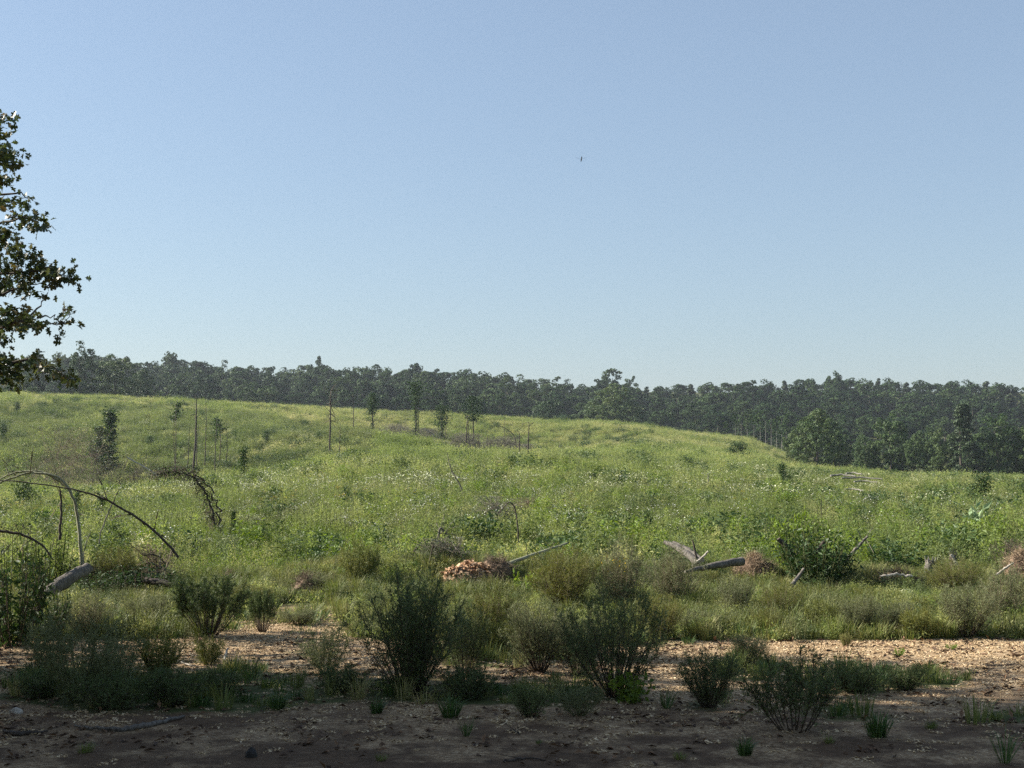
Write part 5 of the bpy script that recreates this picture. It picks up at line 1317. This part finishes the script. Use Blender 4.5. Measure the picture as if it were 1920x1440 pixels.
    stick('stick', 'thin pale stick lying in the sun beside the small yellowish shrub', 'stick', [(332, 1238, 16.1), (352, 1246, 15.7), (376, 1250, 15.5)], 15.8, [.006, .009, .005], 'whitewood', 5, .1)
    def lying(name, lab, cat, uv, rad, mat, twigs=0):
        P = []
        for u, v in uv: x, y = hit(u, v); P.append((x, y, gz(x, y) + max(np.atleast_1d(rad)) * .8))
        P = np.array(P); b = P[0].copy(); g = G(); c = curve(P - b, 5, .004); tube(g, c, rad, 6, .5, 0, .1)
        for q in range(twigs):
            i = int(len(c) * (.3 + .65 * rng.random())); d = nrm(np.array([rng.normal(), rng.normal(), .35])); segs(g, [c[i]], [c[i] + d * .18], .004, .002)
        tag(g.build(name, M[mat], None, tuple(b)), lab, cat)
    lying('fallen_branch', 'long curved fallen branch lying across the shaded ground at the lower left', 'branch', [(140, 1366), (190, 1373), (230, 1372), (268, 1366), (300, 1359), (345, 1348)], [.008, .018, .024, .022, .012], 'greywood', 4)
    lying('fallen_branch', 'short dark fallen branch at the left edge of the shaded ground', 'branch', [(6, 1376), (30, 1380), (56, 1378), (90, 1376)], [.012, .02, .016, .008], 'darkwood', 2)
    lying('twig', 'short black twig lying at the bottom edge right of centre', 'twig', [(944, 1432), (965, 1428), (990, 1425), (1024, 1427)], [.008, .010, .006, .004], 'darkwood', 2)
    lying('twig', 'long thin twig lying on the sunlit chips at the right edge', 'twig', [(1808, 1266), (1838, 1262), (1870, 1268), (1915, 1277)], [.006, .008, .006, .004], 'darkwood', 3)
    lying('twig', 'thin twig lying on the chips behind the seedling', 'twig', [(1850, 1250), (1880, 1249), (1912, 1244)], [.006, .007, .004], 'darkwood', 2)
    lying('twig', 'short forked twig on the shaded chips below the largest fan shrub', 'twig', [(955, 1372), (968, 1376), (975, 1380)], [.008, .006, .004], 'darkwood', 2)
    lying('twig', 'pale thin twig on the chips left of the dense bushy shrub', 'twig', [(1160, 1295), (1140, 1304), (1120, 1308)], [.005, .004, .003], 'palebark', 2)

    # root balls, chip heap, stump
    wad('root_ball', 'straw coloured root ball on the end of the grey log', 'root ball', 1415, 1088, 84, 38, 3, n=1400, L_=.13)
    wad('root_ball', 'small dark root knot on top of the straw coloured root ball', 'root ball', 1432, 1070, 34, 28, 5, ('soil', 'twig'), n=200)
    wad('root_ball', 'reddish dark root ball tangled in the heap right of the leaning trunk', 'root ball', 228, 1102, 60, 36, 6, ('soil', 'rust'), n=400)
    wad('root_ball', 'low brown root lump on the berm right of the dome shaped shrub', 'root ball', 430, 1104, 30, 24, 8, ('soil', 'rust'), n=200)
    wad('root_ball', 'long low brown root mass on the berm left of centre', 'root ball', 572, 1122, 66, 34, 9, ('soil', 'rust'), n=420)
    wad('root_ball', 'brown tangle of roots at the right end of the orange chip heap', 'root ball', 930, 1096, 66, 40, 10, ('soil', 'rust'), n=700, L_=.18)
    wad('root_ball', 'orange brown heap of roots and splinters at the right edge', 'root ball', 1918, 1088, 76, 42, 11, ('soil', 'straw'), n=900)
    # dark overturned root plate with a pale top edge
    t, V = wad('root_plate', 'dark overturned root plate with a pale splintered top edge', 'root plate', 1682, 1106, 86, 32, 12, ('soil', 'twig'), n=600, flat_=.5)
    g = G(); b = np.array(t.location); P = px_path([(1650, 1080, 23.6), (1668, 1079), (1690, 1077), (1710, 1081)], 23.6) - b; tube(g, curve(P, 5, .008), [.015, .025, .02, .02], 6, .5, 0, .2); g.build('splintered_edge', M['whitewood'], t)
    # chip heap
    x, y = hit(880, 1100); R_ = 72 / F * y / 2 * 1.25; t = thing('wood_chip_heap', 'heap of bright orange wood chips on the berm near the centre', 'chip heap', (x, y, gz(x, y)))
    g = G(); V = mound(g, R_, 38 / F * y, 14, 1.1); g.build('mound', M['soil'], t)
    r3 = np.random.default_rng(9); n = 900; i = r3.integers(0, len(V), n); c = V[i] * (1.0 + .03 * r3.random((n, 1))) + r3.normal(size=(n, 3)) * .03
    g = G()
    dd = nrm(nrm(c + [0, 0, .1]) + r3.normal(size=(n, 3)) * .5); ax = nrm(np.cross(dd, r3.normal(size=(n, 3)))); bx = np.cross(dd, ax); l = (.016 + .034 * r3.random(n) ** 2)[:, None]; w_ = l * (.25 + .4 * r3.random((n, 1)))
    for sgn, tt in ((0, r3.random(n)),):
        V8 = np.stack([c - ax * l - bx * w_, c + ax * l - bx * w_, c + ax * l + bx * w_, c - ax * l + bx * w_], 1); V8 = np.concatenate([V8 - dd[:, None] * .008, V8 + dd[:, None] * .008], 1).reshape(-1, 3)
        b8 = (np.arange(n) * 8)[:, None, None]; g.add(V8, (b8 + np.array([[4, 5, 6, 7], [0, 1, 5, 4], [1, 2, 6, 5], [2, 3, 7, 6], [3, 0, 4, 7]])[None]).reshape(-1, 4), np.repeat(tt, 8))
    o = g.build('chips', M['orangechip'], t); o['kind'] = 'stuff'
    # standing stump
    x, y = hit(1745, 1088); t = thing('stump', 'pale gnarled standing stump on the berm at the right', 'stump', (x, y, gz(x, y)))
    rng = np.random.default_rng(31); h = 36 / F * y
    g = G(); tube(g, curve([(0, 0, -.1), (-.02, 0, h * .5), (.01, 0, h)], 5), [.115, .085, .10], 11, .5, 0, .16); g.build('trunk', M['greywood'], t)
    g = G(); 
    for q in range(7):
        a = q * .9; tube(g, curve([(math.cos(a) * .07, math.sin(a) * .07, .10), (math.cos(a) * .16, math.sin(a) * .16, .03), (math.cos(a) * .26, math.sin(a) * .26, -.03)], 3), [.035, .015], 5, .5, 0, .1)
    g.build('roots', M['whitewood'], t)
    g = G()
    for q in range(8):
        a = q * .8; segs(g, [(math.cos(a) * .08, math.sin(a) * .08, h * .9)], [(math.cos(a) * .10, math.sin(a) * .10, h * (1.1 + .2 * rng.random()))], .02, .004)
    g.build('splintered_top', M['whitewood'], t)
    x, y = hit(1787, 1080); t = thing('stump', 'dark broken stump in the leaves right of the pale gnarled one', 'stump', (x, y, gz(x, y)))
    g = G(); tube(g, curve([(0, 0, -.1), (.02, 0, .18), (.0, 0, .36)], 4), [.10, .08, .06], 9, .5, 0, .2); g.build('trunk', M['darkwood'], t)
    g = G()
    for q in range(6): a = q * 1.05; segs(g, [(math.cos(a) * .05, math.sin(a) * .05, .34)], [(math.cos(a) * .07, math.sin(a) * .07, .42 + .1 * rng.random())], .018, .003)
    g.build('splintered_top', M['greywood'], t)
    # grey logs far out on the right of the field
    for k, (u0, u1, v, D, r_, lab) in enumerate([(1556, 1600, 892, 74, .06, 'bleached log, left end of the far group lying in the field'), (1576, 1650, 897, 72, .05, 'longest bleached log of the far group in the field'), (1585, 1612, 888, 76, .05, 'short bleached log behind the longest one in the far group'),
                                              (1600, 1640, 903, 70, .04, 'bleached log in front of the longest one in the far group'), (1582, 1612, 918, 58, .04, 'lone bleached log in the weeds below the far group')]):
        x0, x1 = (u0 - 960) / F * D, (u1 - 960) / F * D; zz = ztop(v, D)
        o0 = (x0, D, zz); g = G(); tube(g, curve([(0, 0, 0), ((x1 - x0) * .5, .2, .04), (x1 - x0, -.3, -.03)], 5, .012), [r_, r_ * .8, r_ * .6], 8, .5, 0, .15)
        tag(g.build('log', M['palebark'], None, o0), lab, 'log')
    # dark lump near the bottom edge
    x, y = hit(471, 1420); g = G(); V = mound(g, .045, .07, 21, 1.0, 14); o = g.build('stone', M['pebble'], None, (x, y, gz(x, y)))
    tag(o, 'small black stone on the shaded chips near the bottom edge', 'stone')
    # pale rock scraps at left
    x, y = hit(30, 1338); g = G(); V = mound(g, .05, .05, 23, 1.3, 12); o = g.build('stone', M['whitewood'], None, (x, y, gz(x, y))); tag(o, 'small pale stone at the left edge of the shaded ground', 'stone')

    # insect flying close by
    p = px_path([(1090, 299)], 3.2)[0]; t = thing('flying_insect', 'small winged insect hovering alone in the blue sky', 'insect', tuple(p))
    g = G(); tube(g, curve([(-.001, 0, -.006), (0, 0, 0), (.001, 0, .005)], 3), [.0008, .0019, .0012], 7, .5); tube(g, [(.001, 0, .005), (.001, -.001, .007)], [.0018, .0012], 6, .5); g.build('body', M['bug'], t); t.scale = (.85, .85, .85)
    m, N, L, out = mat_new('insect_wing'); b_ = N.new('ShaderNodeBsdfPrincipled'); b_.inputs['Base Color'].default_value = (.4, .45, .5, 1); b_.inputs['Alpha'].default_value = .22; b_.inputs['Roughness'].default_value = .4; L.new(b_.outputs[0], out.inputs[0])
    for sx in (-1, 1):
        for dz, ln in ((.3, .018), (.05, .013)):
            g = G(); leaves(g, np.array([[sx * .001, 0, .002]]), nrm(np.array([[sx, .15, dz]])), ln, .006, np.array([[0, -.6, 1.]]), [.5], 0, 0, .6); g.build('wing', m, t)

# ---------------------------------------------------------------- build
HAZE = 0.00013
SHADE = [
    (-15.8, 13.5, 13, .95, 'dense oak just left of the photo behind the reaching oak'),
    (-12.2, 12.4, 15, .9, 'tall oak just left of the photo beside the reaching oak'),
    (-18.8, 13.0, 13, 1.0, 'oak in the second row left of the photo'),
    (-13.5, 10.6, 10, .85, 'lowest oak left of the photo, nearest the bare pad'),
    (5.5, -6.0, 13, 1.0, 'unseen oak added behind the camera to the right to block skylight'),  # oaks behind the camera, added to keep skylight off the pad
    (-3.5, -7.0, 14, 1.0, 'unseen oak added straight behind the camera to block skylight'),
    (13.0, -3.0, 12, 1.0, 'unseen oak added far right behind the camera to block skylight'),
    (-16.5, 10.8, 13, 1.05, 'oak standing off to the left of the photo, nearest the reaching oak'),
    (-12.5, 7.2, 12, 1.1, 'oak standing off to the left of the photo, nearer the camera'),
    (-22.0, 12.8, 17, .95, 'taller oak standing off to the left of the photo'),
    (-9.5, 3.0, 12, 1.0, 'oak standing left beside the camera'),
    (-18.0, 5.0, 16, 1.1, 'oak standing farther off to the left beside the camera'),
]
import time as _t
_t0 = _t.time()
def lap(s): print('LAP %-10s %.1f' % (s, _t.time() - _t0))
make_ground(); lap('ground')
make_haze()
build_forest(); lap('forest')
build_cover(); lap('cover')
build_oaks(); lap('oaks')
build_shrubs(); lap('shrubs')
build_deadwood(); lap('deadwood')
